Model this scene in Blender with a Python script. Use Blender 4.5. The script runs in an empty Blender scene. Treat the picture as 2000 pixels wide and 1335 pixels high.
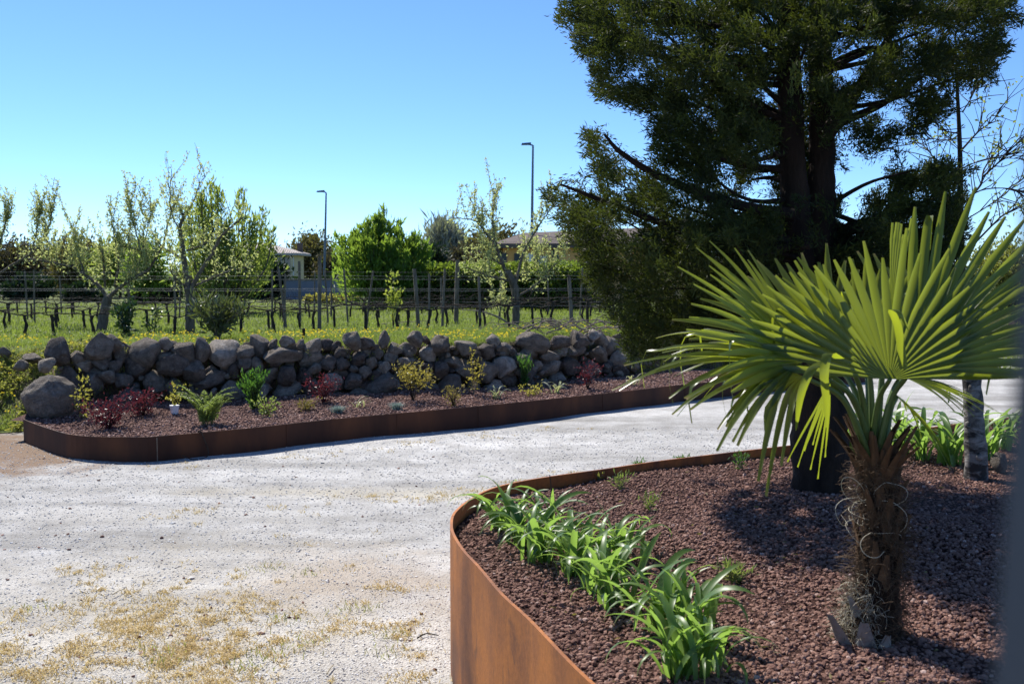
import bpy, bmesh, math, random
import numpy as np
from mathutils import Vector, Matrix, noise

# ------------------------------------------------------------------ camera, sky, sun, exposure
SC = bpy.context.scene
COL = SC.collection
F = 2042.0                       # focal length in photo pixels (photo 2000 x 1335)
CAMZ = 1.75
PITCH = math.atan(137.5 / F)
cam_d = bpy.data.cameras.new('camera')
cam = bpy.data.objects.new('camera', cam_d)
COL.objects.link(cam)
cam.location = (0, 0, CAMZ)
cam.rotation_euler = (math.pi / 2 - PITCH, 0, 0)
cam_d.sensor_width = 36.0
cam_d.lens = 36.0 * F / 2000.0
cam_d.clip_start = 0.02
cam_d.clip_end = 2000
cam_d.dof.use_dof = True
cam_d.dof.focus_distance = 6.5
cam_d.dof.aperture_fstop = 7.0
SC.camera = cam

SUN_EL = math.radians(49)
SUN_AZ = math.radians(-36)       # from +Y (into the picture), negative = to the left
world = bpy.data.worlds.new("World")
SC.world = world
world.use_nodes = True
wn = world.node_tree
for n in list(wn.nodes):
    wn.nodes.remove(n)
sky = wn.nodes.new('ShaderNodeTexSky')
sky.sky_type = 'NISHITA'
sky.sun_disc = False
sky.sun_elevation = SUN_EL
sky.sun_rotation = SUN_AZ
sky.altitude = 3000
sky.air_density = 1.0
sky.dust_density = 0.0
sky.ozone_density = 10.0
bg = wn.nodes.new('ShaderNodeBackground')
bg.inputs['Strength'].default_value = 0.112
wo = wn.nodes.new('ShaderNodeOutputWorld')
wn.links.new(sky.outputs[0], bg.inputs[0])
wn.links.new(bg.outputs[0], wo.inputs[0])

sun_d = bpy.data.lights.new('sun', 'SUN')
sun_d.energy = 4.6
sun_d.angle = math.radians(0.53)
sun_d.color = (1.0, 0.955, 0.88)
sun = bpy.data.objects.new('sun', sun_d)
COL.objects.link(sun)
SUNV = Vector((math.sin(SUN_AZ) * math.cos(SUN_EL), math.cos(SUN_AZ) * math.cos(SUN_EL), math.sin(SUN_EL)))
sun.rotation_euler = SUNV.to_track_quat('Z', 'Y').to_euler()
sun.location = SUNV * 50

SC.view_settings.view_transform = 'Standard'
SC.view_settings.look = 'None'
SC.view_settings.exposure = 0.80
SC.view_settings.gamma = 1.0
SC.view_settings.use_curve_mapping = False

RNG = np.random.default_rng(11)
random.seed(11)
TAU = 2 * math.pi


# ------------------------------------------------------------------ helpers: projection and terrain
def ray(px, py):
    xc = (px - 1000.0) / F
    yc = -(py - 667.5) / F
    c, s = math.cos(PITCH), math.sin(PITCH)
    return np.array([xc, c + s * yc, -s + c * yc])


def at(px, py, d):
    r = ray(px, py)
    t = d / r[1]
    return np.array([0, 0, CAMZ]) + r * t


def on_z(px, py, z):
    r = ray(px, py)
    t = (z - CAMZ) / r[2]
    return np.array([0, 0, CAMZ]) + r * t


def m_per_px(d):
    return d / F


WALL = [(-5.25, 11.45), (-4.15, 12.1), (-2.49, 12.7), (-0.33, 13.5), (1.62, 15.0), (2.9, 15.9), (6.0, 18.4), (9.0, 20.6), (14, 23.5), (80, 40)]
EDGE = [tuple(on_z(px_, py_, 0.235)[:2]) for px_, py_ in [(45, 818), (70, 828), (100, 838), (130, 846.5), (165, 851), (200, 852.5), (255, 853), (312, 851), (500, 834), (650, 818), (800, 804.5), (950, 791), (1160, 770), (1265, 758.5), (1320, 752)]]
EDGE += [(3.4, EDGE[-1][1] + .95), (4.6, EDGE[-1][1] + 1.85), (5.6, EDGE[-1][1] + 2.6)]
_wx = np.array([p[0] for p in WALL]); _wy = np.array([p[1] for p in WALL])


def sstep(a, b, x):
    t = np.clip((np.asarray(x, float) - a) / (b - a), 0, 1)
    return t * t * (3 - 2 * t)


def wall_y(x):
    return np.interp(x, _wx, _wy)


def bank_front(x):
    x = np.asarray(x, float)
    left = 11.25 + np.clip(-x - 6, 0, 100) * 0.02
    right = wall_y(x) + 0.1
    k = sstep(-5.7, -5.0, x)
    y = left * (1 - k) + right * k
    w = 1.9 * (1 - k) + 0.34 * k
    k2 = sstep(2.6, 4.5, x)
    w = w * (1 - k2) + 1.4 * k2
    return y, w


def bumps(x, y):
    return 0.035 * np.sin(1.7 * x + 0.6 * y) * np.sin(1.1 * y - 0.5 * x + 1) + 0.02 * np.sin(4.3 * x + 1.9) * np.sin(3.7 * y + .4)


def field_z(x, y):
    x = np.asarray(x, float); y = np.asarray(y, float)
    yf, w = bank_front(x)
    p = np.interp(y - yf, [0, 2.2, 6.5, 17, 40, 400], [0.80, 0.80, 0.58, 0.43, 0.35, 0.3])
    return p * sstep(0, 1, (y - yf) / w) + bumps(x, y) * sstep(0.2, 1.2, y - yf)


def hit(px, py, zf):
    r = ray(px, py)
    prev = 1.5
    for d in np.concatenate([np.arange(1.5, 30, 0.05), np.arange(30, 200, 0.4)]):
        p = np.array([0, 0, CAMZ]) + r * (d / r[1])
        if p[2] <= float(zf(p[0], p[1])):
            return p
    return p


def on_field(px, py):
    return hit(px, py, field_z)


# ------------------------------------------------------------------ helpers: meshes
class MB:
    def __init__(self):
        self.v = []; self.f = []; self.t = []; self.n = 0

    def add(self, v, f, tint=None):
        v = np.asarray(v, dtype=np.float64).reshape(-1, 3)
        f = np.asarray(f, dtype=np.int64)
        self.v.append(v)
        self.f.append(f + self.n)
        if tint is None:
            tint = 0.5
        self.t.append(np.broadcast_to(np.asarray(tint, float), (len(v),)).copy())
        self.n += len(v)
        return self

    def merge(self, o):
        for v, f, t in zip(o.v, o.f, o.t):
            self.v.append(v)
        base = self.n
        for f in o.f:
            self.f.append(f + base)
        self.t += o.t
        self.n += o.n

    def mesh(self, name, mat, off=(0, 0, 0), smooth=False):
        me = bpy.data.meshes.new(name)
        V = np.concatenate(self.v) - np.asarray(off)
        me.vertices.add(len(V))
        me.vertices.foreach_set('co', V.astype(np.float32).ravel())
        loops = np.concatenate([f.ravel() for f in self.f])
        tot = np.concatenate([np.full(len(f), f.shape[1]) for f in self.f])
        start = np.concatenate([[0], np.cumsum(tot)[:-1]])
        me.loops.add(len(loops))
        me.polygons.add(len(tot))
        me.loops.foreach_set('vertex_index', loops.astype(np.int32))
        me.polygons.foreach_set('loop_start', start.astype(np.int32))
        me.polygons.foreach_set('use_smooth', np.full(len(tot), smooth, dtype=bool))
        a = me.attributes.new('tint', 'FLOAT', 'POINT')
        a.data.foreach_set('value', np.concatenate(self.t).astype(np.float32))
        me.update(calc_edges=True)
        me.validate()
        me.materials.append(mat)
        return me


def tag(o, label=None, cat=None, group=None, kind=None):
    if label: o['label'] = label
    if cat: o['category'] = cat
    if group: o['group'] = group
    if kind: o['kind'] = kind
    return o


def thing(name, label, cat, loc, group=None):
    o = bpy.data.objects.new(name, None)
    o.empty_display_size = 0.1
    COL.objects.link(o)
    o.location = tuple(loc)
    return tag(o, label, cat, group)


def root_loc(p):
    l = np.zeros(3)
    while p is not None:
        l += np.array(p.location)
        p = p.parent
    return l


def mk(name, mb, mat, parent=None, smooth=False, origin=None):
    """mb is in world coordinates; parents are only ever translated."""
    base = root_loc(parent) if parent else np.zeros(3)
    org = base if origin is None else np.asarray(origin, float)
    o = bpy.data.objects.new(name, mb.mesh(name, mat, org, smooth))
    COL.objects.link(o)
    o.location = tuple(org - base)
    if parent:
        o.parent = parent
    return o


def inst(name, me, parent, loc, rot=(0, 0, 0), scale=(1, 1, 1)):
    """object sharing mesh data; loc in world space"""
    o = bpy.data.objects.new(name, me)
    COL.objects.link(o)
    base = root_loc(parent) if parent else np.zeros(3)
    o.location = tuple(np.asarray(loc) - base)
    o.rotation_euler = rot
    o.scale = scale
    if parent:
        o.parent = parent
    return o


def unit(v):
    v = np.asarray(v, float)
    return v / (np.linalg.norm(v, axis=-1, keepdims=True) + 1e-12)


def tube(mb, pts, rad, sides=6, tint=0.5, cap=True, wob=0.0):
    pts = np.asarray(pts, float)
    n = len(pts)
    rad = np.broadcast_to(np.asarray(rad, float), (n,))
    tang = np.zeros_like(pts)
    tang[1:-1] = pts[2:] - pts[:-2]
    tang[0] = pts[1] - pts[0]
    tang[-1] = pts[-1] - pts[-2]
    tang = unit(tang)
    up = np.array([0.0, 0.0, 1.0]) if abs(tang[0][2]) < 0.9 else np.array([1.0, 0.0, 0.0])
    V = []
    a = unit(np.cross(up, tang[0]))
    ang = np.arange(sides) / sides * TAU
    for i in range(n):
        a = unit(a - tang[i] * np.dot(a, tang[i]))
        b = np.cross(tang[i], a)
        r = rad[i] * (1 + wob * RNG.uniform(-1, 1, sides))
        V.append(pts[i] + (np.cos(ang) * r)[:, None] * a + (np.sin(ang) * r)[:, None] * b)
    V = np.concatenate(V)
    i = np.arange(n - 1)[:, None] * sides
    j = np.arange(sides)[None, :]
    k = (j + 1) % sides
    f = np.stack([i + j, i + k, i + sides + k, i + sides + j], -1).reshape(-1, 4)
    mb.add(V, f, tint)
    if cap:
        for e, idx in ((0, np.arange(sides)[::-1]), (n - 1, np.arange(sides))):
            mb.add(V[e * sides:(e + 1) * sides], idx[None, :] % sides, tint)


def bez(p, n):
    """Catmull-Rom through control points"""
    p = np.asarray(p, float)
    if len(p) < 3:
        t = np.linspace(0, 1, n)[:, None]
        return p[0] * (1 - t) + p[-1] * t
    q = np.vstack([2 * p[0] - p[1], p, 2 * p[-1] - p[-2]])
    out = []
    m = len(p) - 1
    for u in np.linspace(0, m - 1e-6, n):
        i = int(u); t = u - i
        a, b, c, d = q[i], q[i + 1], q[i + 2], q[i + 3]
        out.append(0.5 * ((2 * b) + (-a + c) * t + (2 * a - 5 * b + 4 * c - d) * t * t + (-a + 3 * b - 3 * c + d) * t ** 3))
    return np.array(out)


def rdir(n):
    v = RNG.normal(size=(n, 3))
    return unit(v)


def leaves(mb, C, D, L, W, tint=None, fold=0.25, droop=0.0):
    """diamond shaped leaf faces: C start points, D directions"""
    C = np.asarray(C, float); n = len(C)
    if n == 0:
        return
    D = unit(D)
    L = np.broadcast_to(np.asarray(L, float), (n,))[:, None]
    W = np.broadcast_to(np.asarray(W, float), (n,))[:, None]
    B = unit(np.cross(D, rdir(n)))
    N = np.cross(D, B)
    m = C + D * L * 0.45
    V = np.stack([C, m + B * W * .5 + N * W * fold, C + D * L - N * L * droop, m - B * W * .5 + N * W * fold], 1).reshape(-1, 3)
    f = np.arange(n * 4).reshape(-1, 4)
    if tint is None:
        tint = RNG.uniform(0, 1, n)
    mb.add(V, f, np.repeat(np.broadcast_to(tint, (n,)), 4))


def blades(mb, P, H, W, lean, tint=None, az=None):
    """tapered grass blades, 2 quads each"""
    n = len(P)
    H = np.broadcast_to(np.asarray(H, float), (n,))[:, None]
    W = np.broadcast_to(np.asarray(W, float), (n,))[:, None]
    lean = np.broadcast_to(np.asarray(lean, float), (n,))[:, None]
    if az is None:
        az = RNG.uniform(0, TAU, n)
    d = np.stack([np.cos(az), np.sin(az), np.zeros(n)], 1)
    wa = RNG.uniform(0, TAU, n)
    s = np.stack([np.cos(wa), np.sin(wa), np.zeros(n)], 1)
    up = np.array([0, 0, 1.0])
    p1 = P + up * H * .6 + d * H * lean * .35
    p2 = P + up * H * (1 - .25 * lean) + d * H * lean
    V = np.stack([P - s * W * .5, P + s * W * .5, p1 + s * W * .4, p1 - s * W * .4, p2], 1).reshape(-1, 3)
    b = (np.arange(n) * 5)[:, None]
    if tint is None:
        tint = RNG.uniform(0, 1, n)
    T = np.repeat(np.broadcast_to(tint, (n,)), 5)
    mb.add(V, b + np.array([[0, 1, 2, 3]]), T)
    mb.f.append(b + np.array([[3, 2, 4]]) + mb.n - len(V))


def box(mb, c, s, rz=0.0, tint=0.5):
    x, y, z = [q / 2 for q in s]
    v = np.array([[-x, -y, -z], [x, -y, -z], [x, y, -z], [-x, y, -z], [-x, -y, z], [x, -y, z], [x, y, z], [-x, y, z]])
    cs, sn = math.cos(rz), math.sin(rz)
    v = v @ np.array([[cs, sn, 0], [-sn, cs, 0], [0, 0, 1]]) + np.asarray(c)
    mb.add(v, [[0, 3, 2, 1], [4, 5, 6, 7], [0, 1, 5, 4], [1, 2, 6, 5], [2, 3, 7, 6], [3, 0, 4, 7]], tint)


ICO_V = None


def ico(sub):
    bm = bmesh.new()
    bmesh.ops.create_icosphere(bm, subdivisions=sub, radius=1)
    v = np.array([q.co[:] for q in bm.verts])
    f = np.array([[q.index for q in g.verts] for g in bm.faces])
    bm.free()
    return v, f


ICO1 = ico(1)
OCT_V = np.array([[1, 0, 0], [-1, 0, 0], [0, 1, 0], [0, -1, 0], [0, 0, 1], [0, 0, -1.0]])
OCT_F = np.array([[0, 2, 4], [2, 1, 4], [1, 3, 4], [3, 0, 4], [2, 0, 5], [1, 2, 5], [3, 1, 5], [0, 3, 5]])


def rotmats(n):
    q = unit(RNG.normal(size=(n, 4)))
    w, x, y, z = q.T
    return np.stack([1 - 2 * (y * y + z * z), 2 * (x * y - z * w), 2 * (x * z + y * w),
                     2 * (x * y + z * w), 1 - 2 * (x * x + z * z), 2 * (y * z - x * w),
                     2 * (x * z - y * w), 2 * (y * z + x * w), 1 - 2 * (x * x + y * y)], 1).reshape(n, 3, 3)


def pebbles(mb, P, R, shape='ico', flat=0.7, rough=0.28, tint=None):
    n = len(P)
    bv, bf = ICO1 if shape == 'ico' else (OCT_V, OCT_F)
    k = len(bv)
    V = bv[None] * (1 + rough * RNG.uniform(-1, 1, (n, k, 1))) * RNG.uniform(0.65, 1.25, (n, 1, 3))
    V = np.einsum('nij,nkj->nki', rotmats(n), V)
    V[:, :, 2] *= flat
    V = V * np.asarray(R)[:, None, None] + np.asarray(P)[:, None, :]
    f = (bf[None] + (np.arange(n) * k)[:, None, None]).reshape(-1, 3)
    if tint is None:
        tint = RNG.uniform(0, 1, n)
    mb.add(V.reshape(-1, 3), f, np.repeat(tint, k))


def in_poly(x, y, poly):
    x = np.asarray(x); y = np.asarray(y)
    ins = np.zeros(x.shape, bool)
    n = len(poly)
    j = n - 1
    for i in range(n):
        xi, yi = poly[i]; xj, yj = poly[j]
        c = ((yi > y) != (yj > y)) & (x < (xj - xi) * (y - yi) / (yj - yi + 1e-12) + xi)
        ins ^= c
        j = i
    return ins


def poly_dist(x, y, poly):
    x = np.asarray(x, float); y = np.asarray(y, float)
    d = np.full(x.shape, 1e9)
    n = len(poly)
    for i in range(n):
        x0, y0 = poly[i]; x1, y1 = poly[(i + 1) % n]
        dx, dy = x1 - x0, y1 - y0
        t = np.clip(((x - x0) * dx + (y - y0) * dy) / (dx * dx + dy * dy + 1e-12), 0, 1)
        d = np.minimum(d, np.hypot(x - x0 - t * dx, y - y0 - t * dy))
    return d


# ------------------------------------------------------------------ helpers: materials
def newmat(name):
    m = bpy.data.materials.new(name)
    m.use_nodes = True
    t = m.node_tree
    for n in list(t.nodes):
        t.nodes.remove(n)
    out = t.nodes.new('ShaderNodeOutputMaterial')
    return m, t, out


def N(t, typ, **kw):
    n = t.nodes.new(typ)
    for k, v in kw.items():
        if k in n.inputs.keys():
            n.inputs[k].default_value = v
        else:
            setattr(n, k, v)
    return n


def ramp(t, fac, stops):
    r = t.nodes.new('ShaderNodeValToRGB')
    el = r.color_ramp.elements
    while len(el) < len(stops):
        el.new(0.5)
    for e, (p, c) in zip(el, stops):
        e.position = p
        e.color = (*c, 1) if len(c) == 3 else c
    t.links.new(fac, r.inputs[0])
    return r.outputs[0]


def mixc(t, fac, a, b, mode='MIX'):
    m = t.nodes.new('ShaderNodeMix')
    m.data_type = 'RGBA'
    m.blend_type = mode
    for sock, val in ((m.inputs[0], fac), (m.inputs[6], a), (m.inputs[7], b)):
        if hasattr(val, 'is_linked') or hasattr(val, 'links'):
            t.links.new(val, sock)
        elif isinstance(val, (int, float)):
            sock.default_value = val
        else:
            sock.default_value = (*val, 1)
    return m.outputs[2]


def noise_tex(t, scale, detail=4, rough=0.55, coord=None, dist=0.0):
    n = t.nodes.new('ShaderNodeTexNoise')
    n.inputs['Scale'].default_value = scale
    n.inputs['Detail'].default_value = detail
    n.inputs['Roughness'].default_value = rough
    n.inputs['Distortion'].default_value = dist
    if coord is not None:
        t.links.new(coord, n.inputs['Vector'])
    return n.outputs[0]


def bump(t, h, strength=0.5, dist=0.02, normal=None):
    b = t.nodes.new('ShaderNodeBump')
    b.inputs['Strength'].default_value = strength
    b.inputs['Distance'].default_value = dist
    t.links.new(h, b.inputs['Height'])
    if normal is not None:
        t.links.new(normal, b.inputs['Normal'])
    return b.outputs[0]


def objco(t):
    return t.nodes.new('ShaderNodeTexCoord').outputs['Object']


def principled(t, out, color, rough=0.8, spec=0.3, normal=None, metal=0.0):
    p = t.nodes.new('ShaderNodeBsdfPrincipled')
    if hasattr(color, 'links'):
        t.links.new(color, p.inputs['Base Color'])
    else:
        p.inputs['Base Color'].default_value = (*color, 1)
    if hasattr(rough, 'links'):
        t.links.new(rough, p.inputs['Roughness'])
    else:
        p.inputs['Roughness'].default_value = rough
    p.inputs['Specular IOR Level'].default_value = spec
    p.inputs['Metallic'].default_value = metal
    if normal is not None:
        t.links.new(normal, p.inputs['Normal'])
    if out is not None:
        t.links.new(p.outputs[0], out.inputs[0])
    return p


def leaf_mat(name, c1, c2, trans=0.45, tcol=None, rough=0.42, spec=0.45, vein=0.0):
    """leaf: glossy-diffuse front plus light coming through; tint picks between two leaf colours"""
    m, t, out = newmat(name)
    a = t.nodes.new('ShaderNodeAttribute'); a.attribute_name = 'tint'
    co = objco(t)
    n = noise_tex(t, 9.0, 2, .5, co)
    mx = t.nodes.new('ShaderNodeMath'); mx.operation = 'MULTIPLY_ADD'
    t.links.new(n, mx.inputs[0]); mx.inputs[1].default_value = 0.5
    t.links.new(a.outputs['Fac'], mx.inputs[2])
    sb = t.nodes.new('ShaderNodeMath'); sb.operation = 'SUBTRACT'; sb.use_clamp = True
    t.links.new(mx.outputs[0], sb.inputs[0]); sb.inputs[1].default_value = 0.25
    col = mixc(t, sb.outputs[0], c1, c2)
    bs = t.nodes.new('ShaderNodeMath'); bs.operation = 'SUBTRACT'; bs.use_clamp = True
    t.links.new(a.outputs['Fac'], bs.inputs[0]); bs.inputs[1].default_value = 1.2
    col = mixc(t, bs.outputs[0], col, (0.24, 0.16, 0.07))
    p = principled(t, None, col, rough, spec)
    tr = t.nodes.new('ShaderNodeBsdfTranslucent')
    if tcol is None:
        tc = mixc(t, 1.0, col, (1.5, 1.65, 0.7), 'MULTIPLY')
    else:
        tc = mixc(t, sb.outputs[0], tcol, tuple(min(1, q * 1.25) for q in tcol))
    t.links.new(tc, tr.inputs[0])
    ms = t.nodes.new('ShaderNodeMixShader')
    ms.inputs[0].default_value = trans
    t.links.new(p.outputs[0], ms.inputs[1]); t.links.new(tr.outputs[0], ms.inputs[2])
    t.links.new(ms.outputs[0], out.inputs[0])
    return m


def simple_mat(name, c1, c2, scale=8.0, rough=0.8, spec=0.3, bstr=0.4, bdist=0.01, detail=5, stretch=None, metal=0.0):
    m, t, out = newmat(name)
    co = objco(t)
    if stretch:
        mp = t.nodes.new('ShaderNodeMapping')
        mp.inputs['Scale'].default_value = stretch
        t.links.new(co, mp.inputs[0])
        co = mp.outputs[0]
    n = noise_tex(t, scale, detail, .6, co)
    c = ramp(t, n, [(0.3, c1), (0.7, c2)])
    nm = bump(t, noise_tex(t, scale * 4, detail, .65, co), bstr, bdist)
    principled(t, out, c, rough, spec, nm, metal)
    return m


def bark_mat(name, c1, c2, scale=14, bstr=0.9):
    return simple_mat(name, c1, c2, scale, 0.9, 0.2, bstr, 0.02, 6, (1, 1, 0.25))


M = {}
M['bark_dark'] = bark_mat('bark_dark', (0.014, 0.009, 0.007), (0.048, 0.030, 0.022))
M['bark_fruit'] = bark_mat('bark_fruit', (0.06, 0.048, 0.036), (0.20, 0.17, 0.135), 20)
M['bark_vine'] = bark_mat('bark_vine', (0.020, 0.016, 0.013), (0.07, 0.056, 0.045), 22)
M['twig'] = bark_mat('twig', (0.13, 0.10, 0.075), (0.30, 0.25, 0.20), 25, 0.4)
M['wood_post'] = bark_mat('wood_post', (0.09, 0.075, 0.06), (0.22, 0.19, 0.155), 16)
M['wire'] = simple_mat('wire', (0.20, 0.205, 0.21), (0.32, 0.32, 0.33), 30, 0.4, 0.5, 0.1, metal=0.3)
M['palm_leaf'] = leaf_mat('palm_leaf', (0.045, 0.080, 0.018), (0.085, 0.120, 0.024), 0.50, (0.30, 0.36, 0.02), 0.30, 0.6)
M['petiole'] = leaf_mat('petiole', (0.07, 0.12, 0.03), (0.11, 0.15, 0.04), 0.15, None, 0.4, 0.5)
M['lily_leaf'] = leaf_mat('lily_leaf', (0.07, 0.14, 0.035), (0.12, 0.20, 0.05), 0.46, (0.27, 0.43, 0.07), 0.40, 0.5)
M['cypress'] = leaf_mat('cypress', (0.009, 0.018, 0.008), (0.065, 0.084, 0.019), 0.25, (0.10, 0.13, 0.013), 0.6, 0.2)
M['green_tree'] = leaf_mat('green_tree', (0.045, 0.10, 0.018), (0.11, 0.18, 0.03), 0.5, (0.24, 0.36, 0.04), 0.5, 0.3)
M['willow_tree'] = leaf_mat('willow_tree', (0.07, 0.11, 0.035), (0.17, 0.21, 0.06), 0.5, (0.30, 0.38, 0.06), 0.5, 0.3)
M['blossom'] = leaf_mat('blossom', (0.20, 0.23, 0.08), (0.48, 0.48, 0.30), 0.5, (0.50, 0.54, 0.18), 0.6, 0.3)
M['bud_leaf'] = leaf_mat('bud_leaf', (0.12, 0.18, 0.03), (0.26, 0.30, 0.07), 0.45, (0.36, 0.42, 0.06), 0.5, 0.3)
M['hedge'] = leaf_mat('hedge', (0.030, 0.065, 0.014), (0.075, 0.12, 0.022), 0.42, (0.22, 0.31, 0.03), 0.5, 0.35)
M['dark_green'] = leaf_mat('dark_green', (0.012, 0.026, 0.014), (0.032, 0.055, 0.022), 0.2, None, 0.6, 0.25)
M['olive_brown'] = leaf_mat('olive_brown', (0.10, 0.085, 0.04), (0.18, 0.155, 0.07), 0.25, None, 0.7, 0.2)
M['brown_hedge'] = leaf_mat('brown_hedge', (0.06, 0.05, 0.035), (0.12, 0.10, 0.06), 0.2, None, 0.7, 0.2)
M['grey_tree'] = leaf_mat('grey_tree', (0.20, 0.20, 0.19), (0.32, 0.32, 0.29), 0.2, None, 0.8, 0.2)
M['glossy'] = leaf_mat('glossy', (0.020, 0.045, 0.016), (0.045, 0.080, 0.028), 0.2, None, 0.34, 0.5)
M['oleander'] = leaf_mat('oleander', (0.055, 0.075, 0.035), (0.12, 0.13, 0.06), 0.25, None, 0.35, 0.5)
M['red_leaf'] = leaf_mat('red_leaf', (0.05, 0.014, 0.018), (0.105, 0.036, 0.040), 0.28, (0.16, 0.028, 0.036), 0.40, 0.4)
M['yellow_leaf'] = leaf_mat('yellow_leaf', (0.20, 0.19, 0.04), (0.36, 0.32, 0.07), 0.42, (0.44, 0.42, 0.07), 0.5, 0.3)
M['orange_leaf'] = leaf_mat('orange_leaf', (0.15, 0.17, 0.035), (0.30, 0.23, 0.06), 0.42, (0.42, 0.36, 0.06), 0.5, 0.3)
M['tan_leaf'] = leaf_mat('tan_leaf', (0.15, 0.12, 0.06), (0.28, 0.22, 0.10), 0.3, None, 0.6, 0.25)
M['deep_green'] = leaf_mat('deep_green', (0.030, 0.085, 0.018), (0.06, 0.13, 0.03), 0.35, (0.12, 0.28, 0.03), 0.4, 0.4)
M['bright_bush'] = leaf_mat('bright_bush', (0.10, 0.12, 0.03), (0.20, 0.20, 0.06), 0.42, (0.30, 0.32, 0.05), 0.5, 0.3)
M['fern'] = leaf_mat('fern', (0.09, 0.13, 0.035), (0.17, 0.21, 0.06), 0.42, (0.26, 0.34, 0.07), 0.5, 0.3)
M['fescue'] = leaf_mat('fescue', (0.16, 0.23, 0.21), (0.26, 0.33, 0.30), 0.25, (0.25, 0.34, 0.28), 0.6, 0.3)
M['variegated'] = leaf_mat('variegated', (0.10, 0.16, 0.05), (0.50, 0.50, 0.34), 0.35, (0.42, 0.45, 0.18), 0.4, 0.4)
M['grass'] = leaf_mat('grass', (0.085, 0.125, 0.028), (0.19, 0.205, 0.06), 0.42, (0.26, 0.34, 0.05), 0.55, 0.25)
M['flower'] = leaf_mat('flower', (0.62, 0.48, 0.02), (0.75, 0.60, 0.05), 0.4, (0.8, 0.65, 0.05), 0.6, 0.2)
M['straw'] = leaf_mat('straw', (0.44, 0.29, 0.11), (0.64, 0.52, 0.30), 0.3, (0.6, 0.48, 0.18), 0.7, 0.2)
M['weed'] = leaf_mat('weed', (0.16, 0.13, 0.055), (0.20, 0.23, 0.06), 0.42, (0.32, 0.34, 0.06), 0.6, 0.2)
M['fibre'] = leaf_mat('fibre', (0.05, 0.032, 0.02), (0.14, 0.09, 0.055), 0.15, None, 0.8, 0.2)
M['fibre_pale'] = leaf_mat('fibre_pale', (0.40, 0.35, 0.27), (0.55, 0.50, 0.42), 0.2, None, 0.8, 0.2)

# ------------------------------------------------------------------ ground
# gravel drive
m, t, out = newmat('gravel_drive')
co = objco(t)
big = noise_tex(t, 0.55, 5, .6, co, 0.6)
med = noise_tex(t, 3.0, 6, .65, co)
fine = noise_tex(t, 55, 4, .7, co)
vor = N(t, 'ShaderNodeTexVoronoi', Scale=95.0); t.links.new(co, vor.inputs['Vector'])
vor2 = N(t, 'ShaderNodeTexVoronoi', Scale=38.0); t.links.new(co, vor2.inputs['Vector'])
base = ramp(t, med, [(0.30, (0.34, 0.33, 0.315)), (0.5, (0.445, 0.437, 0.425)), (0.72, (0.56, 0.555, 0.545))])
pal = ramp(t, vor.outputs['Color'], [(0.1, (0.66, 0.64, 0.61)), (0.55, (0.90, 0.89, 0.87)), (1.0, (1.0, 1.0, 1.0))])
c = mixc(t, 0.75, base, pal, 'MULTIPLY')
# dusty straw-coloured patches (own shape, noise) lower left of the drive and along its crown
sep = t.nodes.new('ShaderNodeSeparateXYZ'); t.links.new(co, sep.inputs[0])


def blob_mask(cx, cy, rx, ry, soft):
    mp = t.nodes.new('ShaderNodeMapping'); mp.vector_type = 'TEXTURE'
    mp.inputs['Location'].default_value = (cx, cy, 0); mp.inputs['Scale'].default_value = (rx, ry, 1000)
    t.links.new(co, mp.inputs[0])
    ln = t.nodes.new('ShaderNodeVectorMath'); ln.operation = 'LENGTH'; t.links.new(mp.outputs[0], ln.inputs[0])
    ad = t.nodes.new('ShaderNodeMath'); ad.operation = 'MULTIPLY_ADD'
    t.links.new(noise_tex(t, 2.2, 6, .7, co), ad.inputs[0]); ad.inputs[1].default_value = 1.6
    t.links.new(ln.outputs['Value'], ad.inputs[2])
    return ramp(t, ad.outputs[0], [(0.5, (1, 1, 1)), (0.999, (0, 0, 0))]) if soft else ad.outputs[0]


def patch(c, cx, cy, rx, ry, col, lo, hi, k):
    v = blob_mask(cx, cy, rx, ry, False)
    mr = N(t, 'ShaderNodeMapRange'); mr.inputs['From Min'].default_value = lo; mr.inputs['From Max'].default_value = hi
    mr.inputs['To Min'].default_value = k; mr.inputs['To Max'].default_value = 0.0
    t.links.new(v, mr.inputs['Value'])
    return mixc(t, mr.outputs[0], c, col)


trk = t.nodes.new('ShaderNodeMapping'); trk.inputs['Rotation'].default_value = (0, 0, math.radians(-38)); trk.inputs['Scale'].default_value = (.16, 1.15, 1); t.links.new(co, trk.inputs[0])
c = mixc(t, 1.0, c, ramp(t, noise_tex(t, 1.0, 5, .6, trk.outputs[0], .3), [(0.36, (0.66, 0.65, 0.63)), (0.50, (0.95, 0.95, 0.95)), (0.66, (1.18, 1.18, 1.18))]), 'MULTIPLY')
c = patch(c, -1.75, 4.9, 2.0, 2.1, (0.40, 0.33, 0.21), 1.0, 1.9, 0.35)
c = patch(c, -0.85, 5.9, 1.0, 0.75, (0.36, 0.29, 0.22), 1.0, 1.8, 0.6)
c = patch(c, -0.9, 8.2, 2.4, 0.32, (0.42, 0.36, 0.24), 1.0, 1.8, 0.4)
c = patch(c, -2.7, 7.4, 1.8, 0.35, (0.38, 0.36, 0.32), 1.0, 1.8, 0.45)
c = patch(c, -6.0, 9.9, 3.1, 1.6, (0.20, 0.135, 0.09), 1.40, 1.75, 0.97)
dk = ramp(t, vor2.outputs['Distance'], [(0.0, (0.72, 0.71, 0.69)), (0.12, (0.88, 0.88, 0.88)), (0.3, (1, 1, 1))])
c = mixc(t, ramp(t, noise_tex(t, 1.3, 4, .6, co), [(0.45, (0, 0, 0)), (0.7, (.7, .7, .7))]), c, mixc(t, 1.0, c, dk, 'MULTIPLY'))
h1 = bump(t, vor.outputs['Distance'], 0.55, 0.012)
h2 = bump(t, fine, 0.5, 0.01, h1)
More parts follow.
